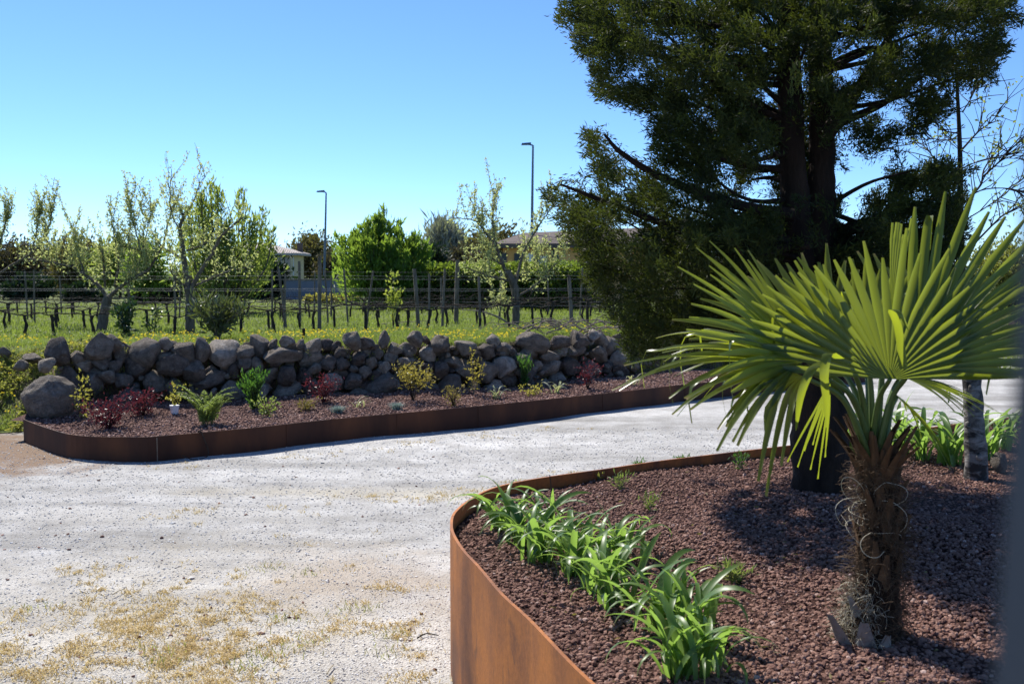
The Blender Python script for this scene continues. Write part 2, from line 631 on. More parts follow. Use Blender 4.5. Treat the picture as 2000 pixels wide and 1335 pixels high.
h3 = bump(t, med, 0.5, 0.03, h2)
principled(t, out, c, 0.92, 0.15, h3)
M['drive'] = m

# lava mulch sheet / soil
M['lava_sheet'] = simple_mat('lava_sheet', (0.035, 0.016, 0.013), (0.12, 0.058, 0.045), 60, 0.95, 0.15, 1.0, 0.02)
M['lava_sheet_far'] = simple_mat('lava_sheet_far', (0.055, 0.030, 0.026), (0.17, 0.098, 0.085), 24, 0.95, 0.15, 1.0, 0.03)
m, t, out = newmat('lava_stone')
a = t.nodes.new('ShaderNodeAttribute'); a.attribute_name = 'tint'
co = objco(t)
c = ramp(t, a.outputs['Fac'], [(0.0, (0.09, 0.042, 0.036)), (0.45, (0.20, 0.108, 0.082)), (0.85, (0.29, 0.172, 0.135)), (1.0, (0.42, 0.30, 0.26))])
nm = bump(t, noise_tex(t, 300, 3, .7, co), 0.6, 0.004)
principled(t, out, c, 0.9, 0.2, nm)
M['lava'] = m
m, t, out = newmat('gravel_stone')
a = t.nodes.new('ShaderNodeAttribute'); a.attribute_name = 'tint'
c = ramp(t, a.outputs['Fac'], [(0.0, (0.22, 0.21, 0.20)), (0.04, (0.42, 0.40, 0.37)), (0.5, (0.55, 0.53, 0.50)), (1.0, (0.70, 0.69, 0.67))])
principled(t, out, c, 0.85, 0.2)
M['gravel'] = m

# field grass sheet
m, t, out = newmat('field_grass')
co = objco(t)
n1 = noise_tex(t, 0.5, 6, .65, co)
n2 = noise_tex(t, 7, 6, .7, co)
c = ramp(t, n1, [(0.3, (0.105, 0.125, 0.038)), (0.5, (0.115, 0.155, 0.038)), (0.72, (0.18, 0.18, 0.07))])
c2 = ramp(t, n2, [(0.3, (0.6, 0.6, 0.6)), (0.7, (1.25, 1.2, 1.1))])
c = mixc(t, 0.8, c, c2, 'MULTIPLY')
mp = N(t, 'ShaderNodeSeparateXYZ'); t.links.new(co, mp.inputs[0])
# bare earth on the steep face of the bank (slope decides, as in any bank)
g = t.nodes.new('ShaderNodeNewGeometry'); sg = N(t, 'ShaderNodeSeparateXYZ'); t.links.new(g.outputs['Normal'], sg.inputs[0])
sl = ramp(t, sg.outputs[2], [(0.80, (1, 1, 1)), (0.95, (0, 0, 0))])
c = mixc(t, sl, c, ramp(t, n2, [(0.3, (0.06, 0.042, 0.03)), (0.7, (0.16, 0.12, 0.075))]))
principled(t, out, c, 0.9, 0.15, bump(t, n2, 1.0, 0.08))
M['field'] = m

mb = MB()
mb.add([[-700, -60, -0.06], [700, -60, -0.06], [700, 900, -0.06], [-700, 900, -0.06]], [[0, 1, 2, 3]])
tag(mk('ground', mb, M['field']), kind='structure')

gx = np.concatenate([np.linspace(-40, -9, 20), np.linspace(-8.5, 14, 150), np.linspace(15, 60, 26)])
gy = np.concatenate([np.linspace(-8, 1.5, 12), np.linspace(1.8, 14, 110), np.linspace(14.5, 30, 30)])


def grid_mesh(gx, gy, zf):
    X, Y = np.meshgrid(gx, gy)
    Z = zf(X, Y)
    nx, ny = len(gx), len(gy)
    i = np.arange(ny - 1)[:, None] * nx; j = np.arange(nx - 1)[None]
    f = np.stack([i + j, i + j + 1, i + j + 1 + nx, i + j + nx], -1).reshape(-1, 4)
    return np.stack([X, Y, Z], -1).reshape(-1, 3), f


def drive_z(x, y):
    return 0.012 * np.sin(1.3 * x + .7 * y) * np.sin(.9 * y) + 0.006 * np.sin(5.1 * x) * np.sin(4.3 * y + 1)


mb = MB(); mb.add(*grid_mesh(gx, gy, drive_z))
tag(mk('gravel_drive', mb, M['drive'], smooth=True), kind='structure')

# vineyard field: rows follow the front of the bank
fx = np.concatenate([np.linspace(-250, -30, 20), np.linspace(-28, -8, 30), np.linspace(-7.8, 5, 120), np.linspace(5.3, 30, 50), np.linspace(35, 250, 20)])
ft = np.concatenate([np.linspace(-0.02, 2.4, 26), np.linspace(2.6, 12, 40), np.linspace(13, 40, 40), np.linspace(46, 600, 30)])
X, T = np.meshgrid(fx, ft)
Yf, _ = bank_front(X)
Y = Yf + T
Z = field_z(X, Y) + 0.004
nx, ny = len(fx), len(ft)
i = np.arange(ny - 1)[:, None] * nx; j = np.arange(nx - 1)[None]
f = np.stack([i + j, i + j + 1, i + j + 1 + nx, i + j + nx], -1).reshape(-1, 4)
mb = MB(); mb.add(np.stack([X, Y, Z], -1).reshape(-1, 3), f)
tag(mk('vineyard_field', mb, M['field'], smooth=True), kind='structure')

# ------------------------------------------------------------------ corten edgings and beds
m, t, out = newmat('corten')
co = objco(t)
mp = t.nodes.new('ShaderNodeMapping'); mp.inputs['Scale'].default_value = (1.3, 1.3, 0.5); t.links.new(co, mp.inputs[0])
n1 = noise_tex(t, 3.2, 6, .6, mp.outputs[0], 0.4)
n2 = noise_tex(t, 1.4, 4, .55, co)
n3 = noise_tex(t, 60, 5, .7, co)
c = ramp(t, n1, [(0.30, (0.095, 0.034, 0.016)), (0.46, (0.20, 0.072, 0.026)), (0.58, (0.38, 0.135, 0.030)), (0.74, (0.22, 0.082, 0.032))])
c = mixc(t, ramp(t, n2, [(0.42, (0, 0, 0)), (0.68, (.8, .8, .8))]), c, (0.46, 0.155, 0.020))
c = mixc(t, 0.45, c, ramp(t, n3, [(0.3, (0.35, 0.3, 0.28)), (0.7, (1.2, 1.15, 1.1))]), 'MULTIPLY')
n4 = noise_tex(t, 9, 6, .7, mp.outputs[0], .8)
c = mixc(t, ramp(t, n4, [(0.58, (0, 0, 0)), (0.70, (.8, .8, .8))]), c, (0.085, 0.035, 0.02))
principled(t, out, c, 0.62, 0.35, bump(t, n3, 0.25, 0.004))
M['corten'] = m
m, t, out = newmat('corten_shaded')  # darker copy of corten: the far edging's shaded side put into the colour
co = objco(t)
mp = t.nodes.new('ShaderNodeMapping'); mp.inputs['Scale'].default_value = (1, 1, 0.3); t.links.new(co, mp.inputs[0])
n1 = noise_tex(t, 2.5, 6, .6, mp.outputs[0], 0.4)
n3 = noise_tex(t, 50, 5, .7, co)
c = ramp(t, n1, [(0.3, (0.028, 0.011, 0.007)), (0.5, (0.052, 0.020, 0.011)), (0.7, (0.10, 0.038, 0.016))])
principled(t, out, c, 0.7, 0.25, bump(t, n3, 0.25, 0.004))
M['corten_shaded'] = m


def strip_panel(path, z0, z1, th, side=1):
    """vertical steel sheet following path (n,2), thickness th, tops flat"""
    p = np.asarray(path, float)
    d = np.zeros_like(p)
    d[1:-1] = p[2:] - p[:-2]; d[0] = p[1] - p[0]; d[-1] = p[-1] - p[-2]
    d = d / np.linalg.norm(d, axis=1, keepdims=True)
    nrm = np.stack([-d[:, 1], d[:, 0]], 1) * side
    a = p; b = p + nrm * th
    n = len(p)
    V = np.concatenate([np.c_[a, np.full(n, z0)], np.c_[a, np.full(n, z1)], np.c_[b, np.full(n, z1)], np.c_[b, np.full(n, z0)]])
    F_ = []
    for k in range(4):
        q = (k + 1) % 4
        i = np.arange(n - 1)
        F_.append(np.stack([k * n + i, k * n + i + 1, q * n + i + 1, q * n + i], 1))
    F_.append(np.array([[0, n, 2 * n, 3 * n], [n - 1, 4 * n - 1, 3 * n - 1, 2 * n - 1]]))
    mb = MB()
    mb.add(V, np.concatenate(F_))
    return mb


def resample(pts, step, passes=2):
    p = bez(np.asarray(pts, float), len(pts) * 14)
    s = np.concatenate([[0], np.cumsum(np.linalg.norm(np.diff(p, axis=0), axis=1))])
    n = max(2, int(s[-1] / step))
    u = np.linspace(0, s[-1], n)
    return np.stack([np.interp(u, s, p[:, 0]), np.interp(u, s, p[:, 1])], 1), u


# far edging
EZ = 0.235
ep, es = resample(EDGE, 0.08)
root = thing('steel_edging', 'long low rusty steel edging along the far bed below the stone wall', 'garden edging', (ep[0][0], ep[0][1], 0))
cuts = [0.0]
for px_ in (313, 560, 765, 925, 1160, 1330):
    r = on_z(px_, 851 - (px_ - 313) * 0.1, EZ)
    cuts.append(float(es[np.argmin(np.linalg.norm(ep - r[:2], axis=1))]))
cuts.append(es[-1])
for a_, b_ in zip(cuts[:-1], cuts[1:]):
    i0 = int(np.argmin(abs(es - a_))); i1 = int(np.argmin(abs(es - b_)))
    seg = ep[i0:i1 + 1].copy()
    seg[0] = seg[0] + 0.02 * (seg[1] - seg[0])
    if len(seg) > 1:
        mk('panel', strip_panel(seg, -0.03, EZ, 0.008, 1), M['corten_shaded'], root, smooth=False)
# narrow weld seam strips standing proud
for cpos in cuts[1:-1]:
    i_ = int(np.argmin(abs(es - cpos)))
    dd = unit(ep[i_ + 1] - ep[i_ - 1])
    nn = np.array([dd[1], -dd[0]])
    p_ = ep[i_] + nn * 0.002
    sb = MB()
    box(sb, (p_[0], p_[1], EZ / 2 - 0.012), (0.008, 0.005, EZ), math.atan2(dd[1], dd[0]))
    mk('weld_seam', sb, M['twig' if cpos == cuts[1] else 'corten_shaded'], root)

# far bed surface
def far_bed_z(x, y):
    return 0.175 + 0.03 * np.sin(2.1 * x + y) * np.sin(1.7 * y) + 0.06 * sstep(-1.4, -0.2, y - wall_y(x))


bx = np.linspace(-5.2, 5.6, 110)
ev = np.interp(bx, ep[np.argsort(ep[:, 0])][:, 0], ep[np.argsort(ep[:, 0])][:, 1]) + 0.006
ev = np.where(bx < -4.98, 10.75, ev)
wv = wall_y(bx) + 0.25
rows_ = 16
V = []
for r_ in range(rows_):
    k = r_ / (rows_ - 1)
    yy = ev * (1 - k) + wv * k
    V.append(np.stack([bx, yy, far_bed_z(bx, yy)], 1))
V = np.concatenate(V)
nb = len(bx)
i = np.arange(rows_ - 1)[:, None] * nb; j = np.arange(nb - 1)[None]
f = np.stack([i + j, i + j + 1, i + j + 1 + nb, i + j + nb], -1).reshape(-1, 4)
mb = MB(); mb.add(V, f)
tag(mk('planting_bed', mb, M['lava_sheet_far'], smooth=True), kind='structure')
n = 26000
xs = RNG.uniform(-5.0, 3.6, n)
kk = RNG.uniform(0.0, 1, n) ** 1.15
ys = np.interp(xs, bx, ev) * (1 - kk) + np.interp(xs, bx, wv) * kk + 0.015
mb = MB()
pebbles(mb, np.stack([xs, ys, far_bed_z(xs, ys) + 0.004], 1), RNG.uniform(0.009, 0.02, n), 'oct')
tag(mk('lava_gravel', mb, M['lava']), 'small brown lava mulch covering the far planting bed', 'mulch', kind='stuff')

# near raised planter
RZ = 0.64
rim_px = [(1155, 1335), (1104, 1286), (1032, 1210), (977, 1159), (934, 1108), (901, 1072), (882, 1040), (879, 1022), (882, 1006), (892, 993),
          (912, 977), (948, 957), (995, 943), (1068, 930), (1177, 915), (1286, 899), (1395, 886), (1497, 874), (1640, 857)]
rim = [on_z(x, y, RZ)[:2] for x, y in rim_px]
rim = [np.array([0.95, 0.9]), np.array([0.60, 1.75]), np.array([0.36, 2.35])] + rim + [np.array([4.2, 8.15]), np.array([6.3, 9.0])]
rp, rs = resample(rim, 0.05)
root = thing('raised_planter', 'curved rusty steel planter wall in the foreground with orange weathered face', 'planter', (rp[0][0], rp[0][1], 0))
L_ = rs[-1]
tipi = int(np.argmin(rp[:, 0]))
cutr = [0, tipi - 6, tipi + 56, tipi + 105, len(rp) - 1]
for a_, b_ in zip(cutr[:-1], cutr[1:]):
    if b_ - a_ > 1:
        mk('panel', strip_panel(rp[a_:b_ + 1], -0.03, RZ, 0.012, -1), M['corten'], root)
bed_poly = [tuple(q) for q in rp] + [(8.5, 9.0), (8.5, 0.4), (1.1, 0.4)]


def bed_z(x, y):
    x = np.asarray(x, float); y = np.asarray(y, float)
    return 0.565 + 0.075 * np.exp(-((x - 1.5) ** 2 / 1.2 + (y - 4.2) ** 2 / 3.0)) + 0.012 * np.sin(5 * x + 1) * np.sin(4 * y) + 0.03 * sstep(2.2, 4, x)


# bed sheet clipped to the rim by a fan of strips across the planter
mb = MB()
bmx = bmesh.new()
inner = []
for q, d_ in zip(rp, np.gradient(rp, axis=0)):
    d_ = d_ / np.linalg.norm(d_)
    inner.append((q[0] + d_[1] * 0.011, q[1] - d_[0] * 0.011))
ring = inner[::2] + [inner[-1], (8.5, 9.0), (8.5, 0.4), (1.1, 0.4)]
bv = [bmx.verts.new((x, y, 0)) for x, y in ring]
bmx.faces.new(bv)
bmesh.ops.triangulate(bmx, faces=bmx.faces[:])
for _ in range(4):
    long_e = [e for e in bmx.edges if e.calc_length() > 0.35]
    if not long_e: break
    bmesh.ops.subdivide_edges(bmx, edges=long_e, cuts=1)
    bmesh.ops.triangulate(bmx, faces=bmx.faces[:])
bmx.verts.index_update()
V = np.array([v.co[:] for v in bmx.verts]); V[:, 2] = bed_z(V[:, 0], V[:, 1])
Fc = np.array([[v.index for v in f_.verts] for f_ in bmx.faces])
# make sure faces point up
e1 = V[Fc[:, 1]] - V[Fc[:, 0]]; e2 = V[Fc[:, 2]] - V[Fc[:, 0]]
flip = np.cross(e1, e2)[:, 2] < 0
Fc[flip] = Fc[flip][:, ::-1]
bmx.free()
mb.add(V, Fc)
tag(mk('mulch_bed', mb, M['lava_sheet'], smooth=True), kind='structure')

n = 100000
ys = 2.2 + 6.3 * RNG.uniform(0, 1, n) ** 1.35
xs = RNG.uniform(-0.35, 1, n)
xs = -0.35 + (RNG.uniform(0, 1, n)) * (ys * 0.53 + 0.7)
inner_poly = inner + [(8.5, 9.0), (8.5, 0.4), (1.1, 0.4)]
ok = in_poly(xs, ys, inner_poly)
xs, ys = xs[ok], ys[ok]
dd = poly_dist(xs, ys, inner[::3])
ok = dd > 0.012
xs, ys = xs[ok], ys[ok]
zz = bed_z(xs, ys)
R = RNG.uniform(0.0045, 0.0098, len(xs)) * (1 + 0.5 * (RNG.uniform(0, 1, len(xs)) > 0.93))
mb = MB()
pebbles(mb, np.stack([xs, ys, zz + RNG.uniform(-0.003, 0.006, len(xs))], 1), R, 'ico', 0.8, 0.3,
        np.clip(RNG.normal(0.5, 0.22, len(xs)), 0, 1))
tag(mk('lava_gravel', mb, M['lava']), 'red brown lava gravel filling the raised planter', 'mulch', kind='stuff')


mbl = MB()
nl_ = 260
k_ = RNG.integers(0, len(xs), nl_)
D = rdir(nl_); D[:, 2] *= .15
leaves(mbl, np.stack([xs[k_], ys[k_], zz[k_] + .012], 1), D, RNG.uniform(.012, .035, nl_), RNG.uniform(.004, .010, nl_))
tag(mk('leaf_litter', mbl, M['tan_leaf']), 'small dry leaves and twigs lying on the lava gravel of the planter', 'leaf litter', kind='stuff')


def on_bed(px, py):
    return hit(px, py, bed_z)


def on_far(px, py):
    return hit(px, py, far_bed_z)


# drive pebbles
n = 60000
ys = 4.1 + 7.5 * RNG.uniform(0, 1, n) ** 2.0
xs = RNG.uniform(-0.56, 0.25, n) * ys
ok = ~in_poly(xs, ys, [tuple(q) for q in rp] + [(8.5, 9), (8.5, .4)])
eyl = np.interp(xs, bx, ev)
ok &= (ys < eyl - 0.03)
xs, ys = xs[ok], ys[ok]
R = 0.0028 + 0.0050 * RNG.uniform(0, 1, len(xs)) ** 3
R *= 1 + 0.10 * (ys - 4.0)
big_ = RNG.uniform(0, 1, len(xs)) > 0.9975
R = np.where(big_, R * 2.2, R)
mb = MB()
pebbles(mb, np.stack([xs, ys, drive_z(xs, ys) + R * 0.2], 1), R, 'oct', 0.6, 0.35, RNG.uniform(0, 1, len(xs)))
tag(mk('drive_gravel', mb, M['gravel']), 'loose pale crushed stone lying over the drive', 'gravel', kind='stuff')

mb = MB()
k_ = 90
ys = 4.3 + 6.5 * RNG.uniform(0, 1, k_) ** 1.4
xs = RNG.uniform(-.53, -.07, k_) * ys
ok = ys < np.interp(xs, bx, ev) - .05
xs, ys = xs[ok], ys[ok]
pebbles(mb, np.stack([xs, ys, drive_z(xs, ys) + .003], 1), RNG.uniform(.006, .016, len(xs)), 'ico', .6, .35)
tag(mk('soil_clods', mb, M['lava']), 'dark crumbs of lava and soil scattered over the pale drive', 'soil', kind='stuff')
for px_, py_, dx_, lab in ((220, 1160, .03, 'pale thin bent twig lying on the gravel among the straw'), (638, 1315, .012, 'short pale straight twig on the gravel at the bottom left of the planter'), (815, 1245, .10, 'thin dark twig on the gravel beside the planter wall')):
    p_ = on_z(px_, py_, .008)
    mb = MB()
    tube(mb, bez([p_, p_ + np.array([dx_ * .4, .05, .004]), p_ + np.array([dx_, .10 if dx_ < .05 else .03, .002])], 8), np.linspace(.0042, .0025, 8), 5)
    tag(mk('twig', mb, M['fibre_pale'] if dx_ < .05 else M['bark_vine'], None, smooth=True, origin=p_), lab, 'twig')

# dry grass on the drive: small straw tufts
mb = MB()
cent = []
def vn(x, y, s, o=0.0):
    return noise.noise(Vector((x * s + o, y * s, 3.7 + o)))
tries = 0
while len(cent) < 950 and tries < 40000:
    tries += 1
    y_ = 4.2 + 3.2 * random.random() ** 1.2
    x_ = random.uniform(-0.53, 0.02) * y_
    dx = (x_ + 1.75) / 1.75; dy = (y_ - 4.8) / 1.9
    w_ = 1.15 - (dx * dx + dy * dy) ** .5 + 0.7 * vn(x_, y_, 2.3) + 0.8 * vn(x_, y_, 7.5, 9)
    if w_ > 0.52 + 0.8 * random.random():
        cent.append((x_, y_))
for x_, y_ in [(-0.9, 8.1), (-0.7, 8.15), (-0.5, 8.0), (-0.3, 8.3), (0.1, 8.6), (-1.2, 7.9), (0.4, 8.9), (-3.0, 9.2), (-2.0, 9.9), (-1.5, 10.2), (-0.9, 10.6), (-0.2, 11.1), (0.5, 11.6), (-2.5, 7.4), (-2.1, 7.5), (-1.7, 7.6)]:
    for q in range(7):
        cent.append((x_ + random.gauss(0, .16), y_ + random.gauss(0, .09)))
for x_, y_ in cent:
    k = random.randint(5, 20)
    sg_ = random.uniform(.012, .04)
    P = np.stack([x_ + RNG.normal(0, sg_, k), y_ + RNG.normal(0, sg_, k), np.zeros(k)], 1)
    P[:, 2] = drive_z(P[:, 0], P[:, 1])
    blades(mb, P, RNG.uniform(0.010, 0.032, k), 0.0045, RNG.uniform(0.6, 2.2, k), np.clip(RNG.normal(random.uniform(.2, .8), .2, k), 0, 1))
tag(mk('dry_grass', mb, M['straw']), 'straw coloured dry grass tufts scattered over the near gravel', 'dry grass', kind='stuff')
mb = MB()
for px_, py_ in [(1370, 1240), (560, 1210), (500, 1290), (540, 1275), (590, 1250), (310, 1270), (330, 1290), (480, 1305), (770, 1240), (760, 1275), (720, 1190), (530, 1110), (80, 1185), (670, 1195), (600, 1120)]:
    if px_ > 900: continue
    p = on_z(px_, py_, 0)
    for q in range(1):
        k = 30
        P = np.stack([p[0] + RNG.normal(0, 0.07, k), p[1] + RNG.normal(0, 0.05, k), np.zeros(k)], 1)
        blades(mb, P, RNG.uniform(0.015, 0.05, k), 0.004, RNG.uniform(0.4, 1.5, k))
tag(mk('green_grass_tufts', mb, M['weed']), 'sparse greenish grass growing through the near gravel', 'grass', kind='stuff')

# ------------------------------------------------------------------ stones
m, t, out = newmat('field_stone')
co = objco(t)
oi = t.nodes.new('ShaderNodeObjectInfo')
n1 = noise_tex(t, 2.2, 7, .65, co, 0.3)
n2 = noise_tex(t, 5, 7, .72, co, .4)
c = ramp(t, n1, [(0.25, (0.14, 0.123, 0.107)), (0.5, (0.33, 0.298, 0.262)), (0.78, (0.54, 0.50, 0.455))])
tone = ramp(t, oi.outputs['Random'], [(0.0, (0.45, 0.41, 0.40)), (0.4, (0.75, 0.71, 0.68)), (0.7, (1.0, 0.95, 0.88)), (0.9, (1.35, 1.30, 1.22)), (1.0, (1.7, 1.65, 1.6))])
c = mixc(t, 1.0, c, tone, 'MULTIPLY')
c = mixc(t, ramp(t, n2, [(0.54, (0, 0, 0)), (0.72, (.7, .7, .7))]), c, (0.40, 0.385, 0.34))
n3 = noise_tex(t, 14, 6, .75, co)
c = mixc(t, 0.6, c, ramp(t, n3, [(0.32, (0.5, 0.48, 0.46)), (0.6, (1.15, 1.13, 1.1))]), 'MULTIPLY')
principled(t, out, c, 0.88, 0.2, bump(t, n3, 0.8, 0.05, bump(t, n2, 1.0, 0.10)))
M['stone'] = m


def stone_mesh(k, sub=3, facets=9, amp=1.0):
    v, f = ico(sub)
    o = Vector((k * 7.3, k * 3.1, k * 1.7))
    out_ = []
    rr = random.Random(k)
    planes = [(Vector((rr.gauss(0, 1), rr.gauss(0, 1), rr.gauss(0, 1))).normalized(), rr.uniform(0.50, 0.82)) for _ in range(facets)]
    for p in v:
        q = Vector(p)
        r = 1 + amp * 0.30 * noise.noise(q * 1.2 + o) + amp * 0.16 * noise.noise(q * 2.6 + o) + 0.08 * noise.noise(q * 6 + o) + 0.03 * noise.noise(q * 13 + o)
        q = q * r
        for n_, d_ in planes:
            e = q.dot(n_) - d_
            if e > 0:
                q = q - n_ * e * 0.85
        out_.append(q[:])
    mb = MB(); mb.add(np.array(out_), f)
    return mb.mesh('stone', M['stone'], smooth=True)


STONES = [stone_mesh(k) for k in range(14)]
BOULDER = stone_mesh(91, 4, 1, .45)
STONES_LO = [stone_mesh(k + 40, 2) for k in range(12)]

WPX = [60, 300, 600, 950, 1220, 1350]
WD = [11.4, 12.1, 12.7, 13.5, 15.0, 15.9]


def wall_pt(px, py, back=0.0):
    d = np.interp(px, WPX, WD) + back
    return at(px, py, d)


wall = thing('stone_wall', 'rough dry stone wall of rounded boulders holding up the vineyard', 'stone wall', tuple(wall_pt(660, 780)))
# big stones read off one by one: centre, width, height (photo pixels)
BIG = [(115, 690, 54, 58), (192, 678, 62, 52), (222, 670, 30, 34), (240, 690, 40, 40), (288, 688, 62, 54), (322, 670, 30, 24), (338, 676, 26, 20),
       (362, 690, 58, 38), (392, 684, 36, 48), (432, 690, 72, 52), (478, 690, 34, 30), (504, 676, 46, 46), (533, 672, 20, 24), (562, 669, 34, 24),
       (553, 694, 78, 36), (588, 676, 22, 26), (611, 676, 42, 30), (638, 675, 32, 24), (607, 700, 46, 34), (655, 676, 24, 24), (690, 664, 42, 36),
       (665, 690, 40, 30), (717, 673, 34, 26), (735, 690, 30, 24), (750, 663, 26, 34), (770, 682, 36, 26), (795, 684, 38, 30), (812, 662, 30, 32),
       (832, 664, 18, 18), (856, 674, 56, 36), (838, 694, 40, 30), (908, 678, 58, 34), (952, 684, 34, 24), (985, 684, 64, 28), (1042, 668, 66, 38),
       (1092, 668, 44, 36), (1130, 664, 50, 32), (1160, 655, 44, 26), (1120, 688, 56, 24), (1170, 690, 48, 30), (1070, 696, 44, 26), (1205, 700, 40, 30),
       (340, 712, 60, 44), (380, 724, 50, 44), (322, 700, 40, 26), (268, 722, 56, 46), (196, 712, 34, 26), (226, 714, 30, 32), (205, 700, 30, 18), (130, 742, 54, 50),
       (178, 750, 44, 44), (212, 735, 36, 26), (240, 745, 38, 36), (300, 752, 52, 46), (345, 760, 48, 40), (412, 742, 62, 38), (455, 724, 30, 30), (470, 715, 36, 24),
       (442, 716, 28, 20), (412, 724, 34, 20), (478, 708, 30, 32), (500, 712, 38, 30), (530, 728, 34, 26), (562, 730, 42, 46), (595, 735, 34, 30), (536, 706, 28, 20),
       (560, 764, 58, 34), (615, 720, 30, 24), (640, 708, 36, 30), (668, 714, 30, 26), (700, 702, 36, 34), (725, 710, 30, 26), (690, 722, 28, 18), (712, 730, 28, 28),
       (690, 745, 40, 34), (735, 735, 36, 24), (762, 698, 32, 30), (752, 718, 28, 24), (650, 745, 40, 36), (610, 758, 44, 34), (742, 756, 66, 46), (790, 706, 30, 22),
       (830, 715, 44, 22), (884, 708, 44, 24), (820, 728, 40, 40), (862, 722, 40, 34), (905, 722, 46, 40), (880, 750, 46, 36), (930, 705, 36, 28), (950, 725, 50, 44),
       (925, 756, 50, 32), (985, 716, 50, 40), (990, 742, 42, 32), (965, 755, 46, 26), (1018, 706, 44, 28), (1030, 735, 44, 40), (1072, 720, 50, 32), (1090, 742, 46, 30),
       (1115, 715, 44, 34), (1150, 722, 46, 34), (1180, 716, 40, 28), (1060, 750, 40, 22), (1210, 722, 40, 30), (1135, 742, 40, 26), (1235, 712, 40, 30), (790, 755, 50, 40),
       (840, 760, 44, 30), (500, 765, 50, 40), (450, 765, 50, 40), (400, 772, 46, 30), (255, 775, 50, 34), (165, 712, 40, 30), (150, 700, 30, 30), (90, 712, 40, 30), (700, 770, 46, 24), (650, 772, 50, 20)]
for (cx, cy, w, h) in BIG:
    d_ = float(np.interp(cx, WPX, WD)) + random.uniform(-0.05, 0.10)
    # the face leans back a little: upper stones sit deeper
    d_ += 0.22 * (780 - cy) / 120.0
    s = m_per_px(d_)
    c_ = at(cx, cy, d_)
    inst('stone', random.choice(STONES), wall, c_, (random.uniform(-.35, .35), random.uniform(-.35, .35), random.uniform(0, TAU)),
         (w * s * .55, min(w, h * 1.3) * s * .55, h * s * .58))
# smaller stones fill the gaps behind
for q in range(150):
    cx = random.uniform(95, 1400)
    k = random.random()
    top = 668 - 10 * (cx > 1050); bot = 792 - (cx - 100) * 0.045
    cy = top + (bot - top) * k
    d_ = float(np.interp(cx, WPX, WD)) + 0.14 + 0.22 * (1 - k)
    s = m_per_px(d_)
    w = random.uniform(20, 40)
    inst('stone', random.choice(STONES_LO), wall, at(cx, cy, d_), (random.uniform(-.5, .5), random.uniform(-.5, .5), random.uniform(0, TAU)),
         (w * s * .56, w * s * .5, w * s * random.uniform(.38, .55)))
for q in range(70):
    cx = random.uniform(100, 1230)
    k = random.random()
    cy = 672 - 8 * (cx > 1050) + (780 - (cx - 100) * 0.045 - 672) * k
    d_ = float(np.interp(cx, WPX, WD)) + 0.02 + 0.22 * (1 - k)
    s = m_per_px(d_)
    w = random.uniform(10, 19)
    inst('stone', random.choice(STONES_LO), wall, at(cx, cy, d_), (random.uniform(-.5, .5), random.uniform(-.5, .5), random.uniform(0, TAU)),
         (w * s * .56, w * s * .5, w * s * random.uniform(.34, .55)))
# dark earth core
core = MB()
xs_ = np.linspace(-4.9, 3.1, 60)
f_ = wall_y(xs_) + 0.22
b_ = wall_y(xs_) + 0.75
V = np.concatenate([np.stack([xs_, f_, np.full(60, .05)], 1), np.stack([xs_, f_ + .16, np.full(60, .76)], 1), np.stack([xs_, b_, np.full(60, .78)], 1)])
i = np.arange(59)
core.add(V, np.concatenate([np.stack([i, i + 1, i + 61, i + 60], 1), np.stack([i + 60, i + 61, i + 121, i + 120], 1)]))
M['earth'] = simple_mat('earth', (0.03, 0.023, 0.018), (0.09, 0.07, 0.052), 9, 0.95, 0.1, 1.0, 0.05)
mk('earth_core', core, M['earth'], wall)

wd = MB()
for q in range(60):
    cx = random.uniform(90, 1240); cy = random.uniform(672, 770)
    p_ = at(cx, cy, float(np.interp(cx, WPX, WD)) - .02 + .22 * (780 - cy) / 120)
    k = random.randint(6, 22)
    P = p_ + RNG.normal(0, .022, (k, 3))
    D = rdir(k) + np.array([0, -.5, .5])
    leaves(wd, P, D, RNG.uniform(.015, .045, k), RNG.uniform(.008, .016, k))
o_ = mk('wall_weeds', wd, M['weed'], wall); o_['kind'] = 'stuff'

# boulder at the left end and stones lying in the grass
def lone_stone(cx, cy, w, h, label, name='boulder', d=None, tilt=0.2):
    d_ = d if d else float(on_field(cx, cy + h * .45)[1])
    s = m_per_px(d_)
    c_ = at(cx, cy, d_)
    o = inst(name, BOULDER if name == 'boulder' else random.choice(STONES), None, c_, (random.uniform(-tilt, tilt), random.uniform(-tilt, tilt), random.uniform(0, TAU)), (w * s * .56, w * s * .5, h * s * .56))
    return tag(o, label, 'rock')


lone_stone(96, 782, 100, 86, 'largest rounded grey boulder at the left end of the bed behind the steel corner', d=11.15, tilt=.1)
lone_stone(8, 688, 26, 22, 'small grey stone in the grass bank at the very left edge', 'rock', 12.6)
lone_stone(42, 714, 32, 24, 'flat grey stone half buried in the grass bank left of the big boulder', 'rock', 12.1)
lone_stone(66, 700, 46, 20, 'pale flat stone in the grass just left of the end of the stone wall', 'rock', 12.3)
p = on_bed(1948, 925)
lone_stone(1950, 905, 34, 44, 'grey rock beside the birch trunk in the raised planter', 'rock', float(p[1]))

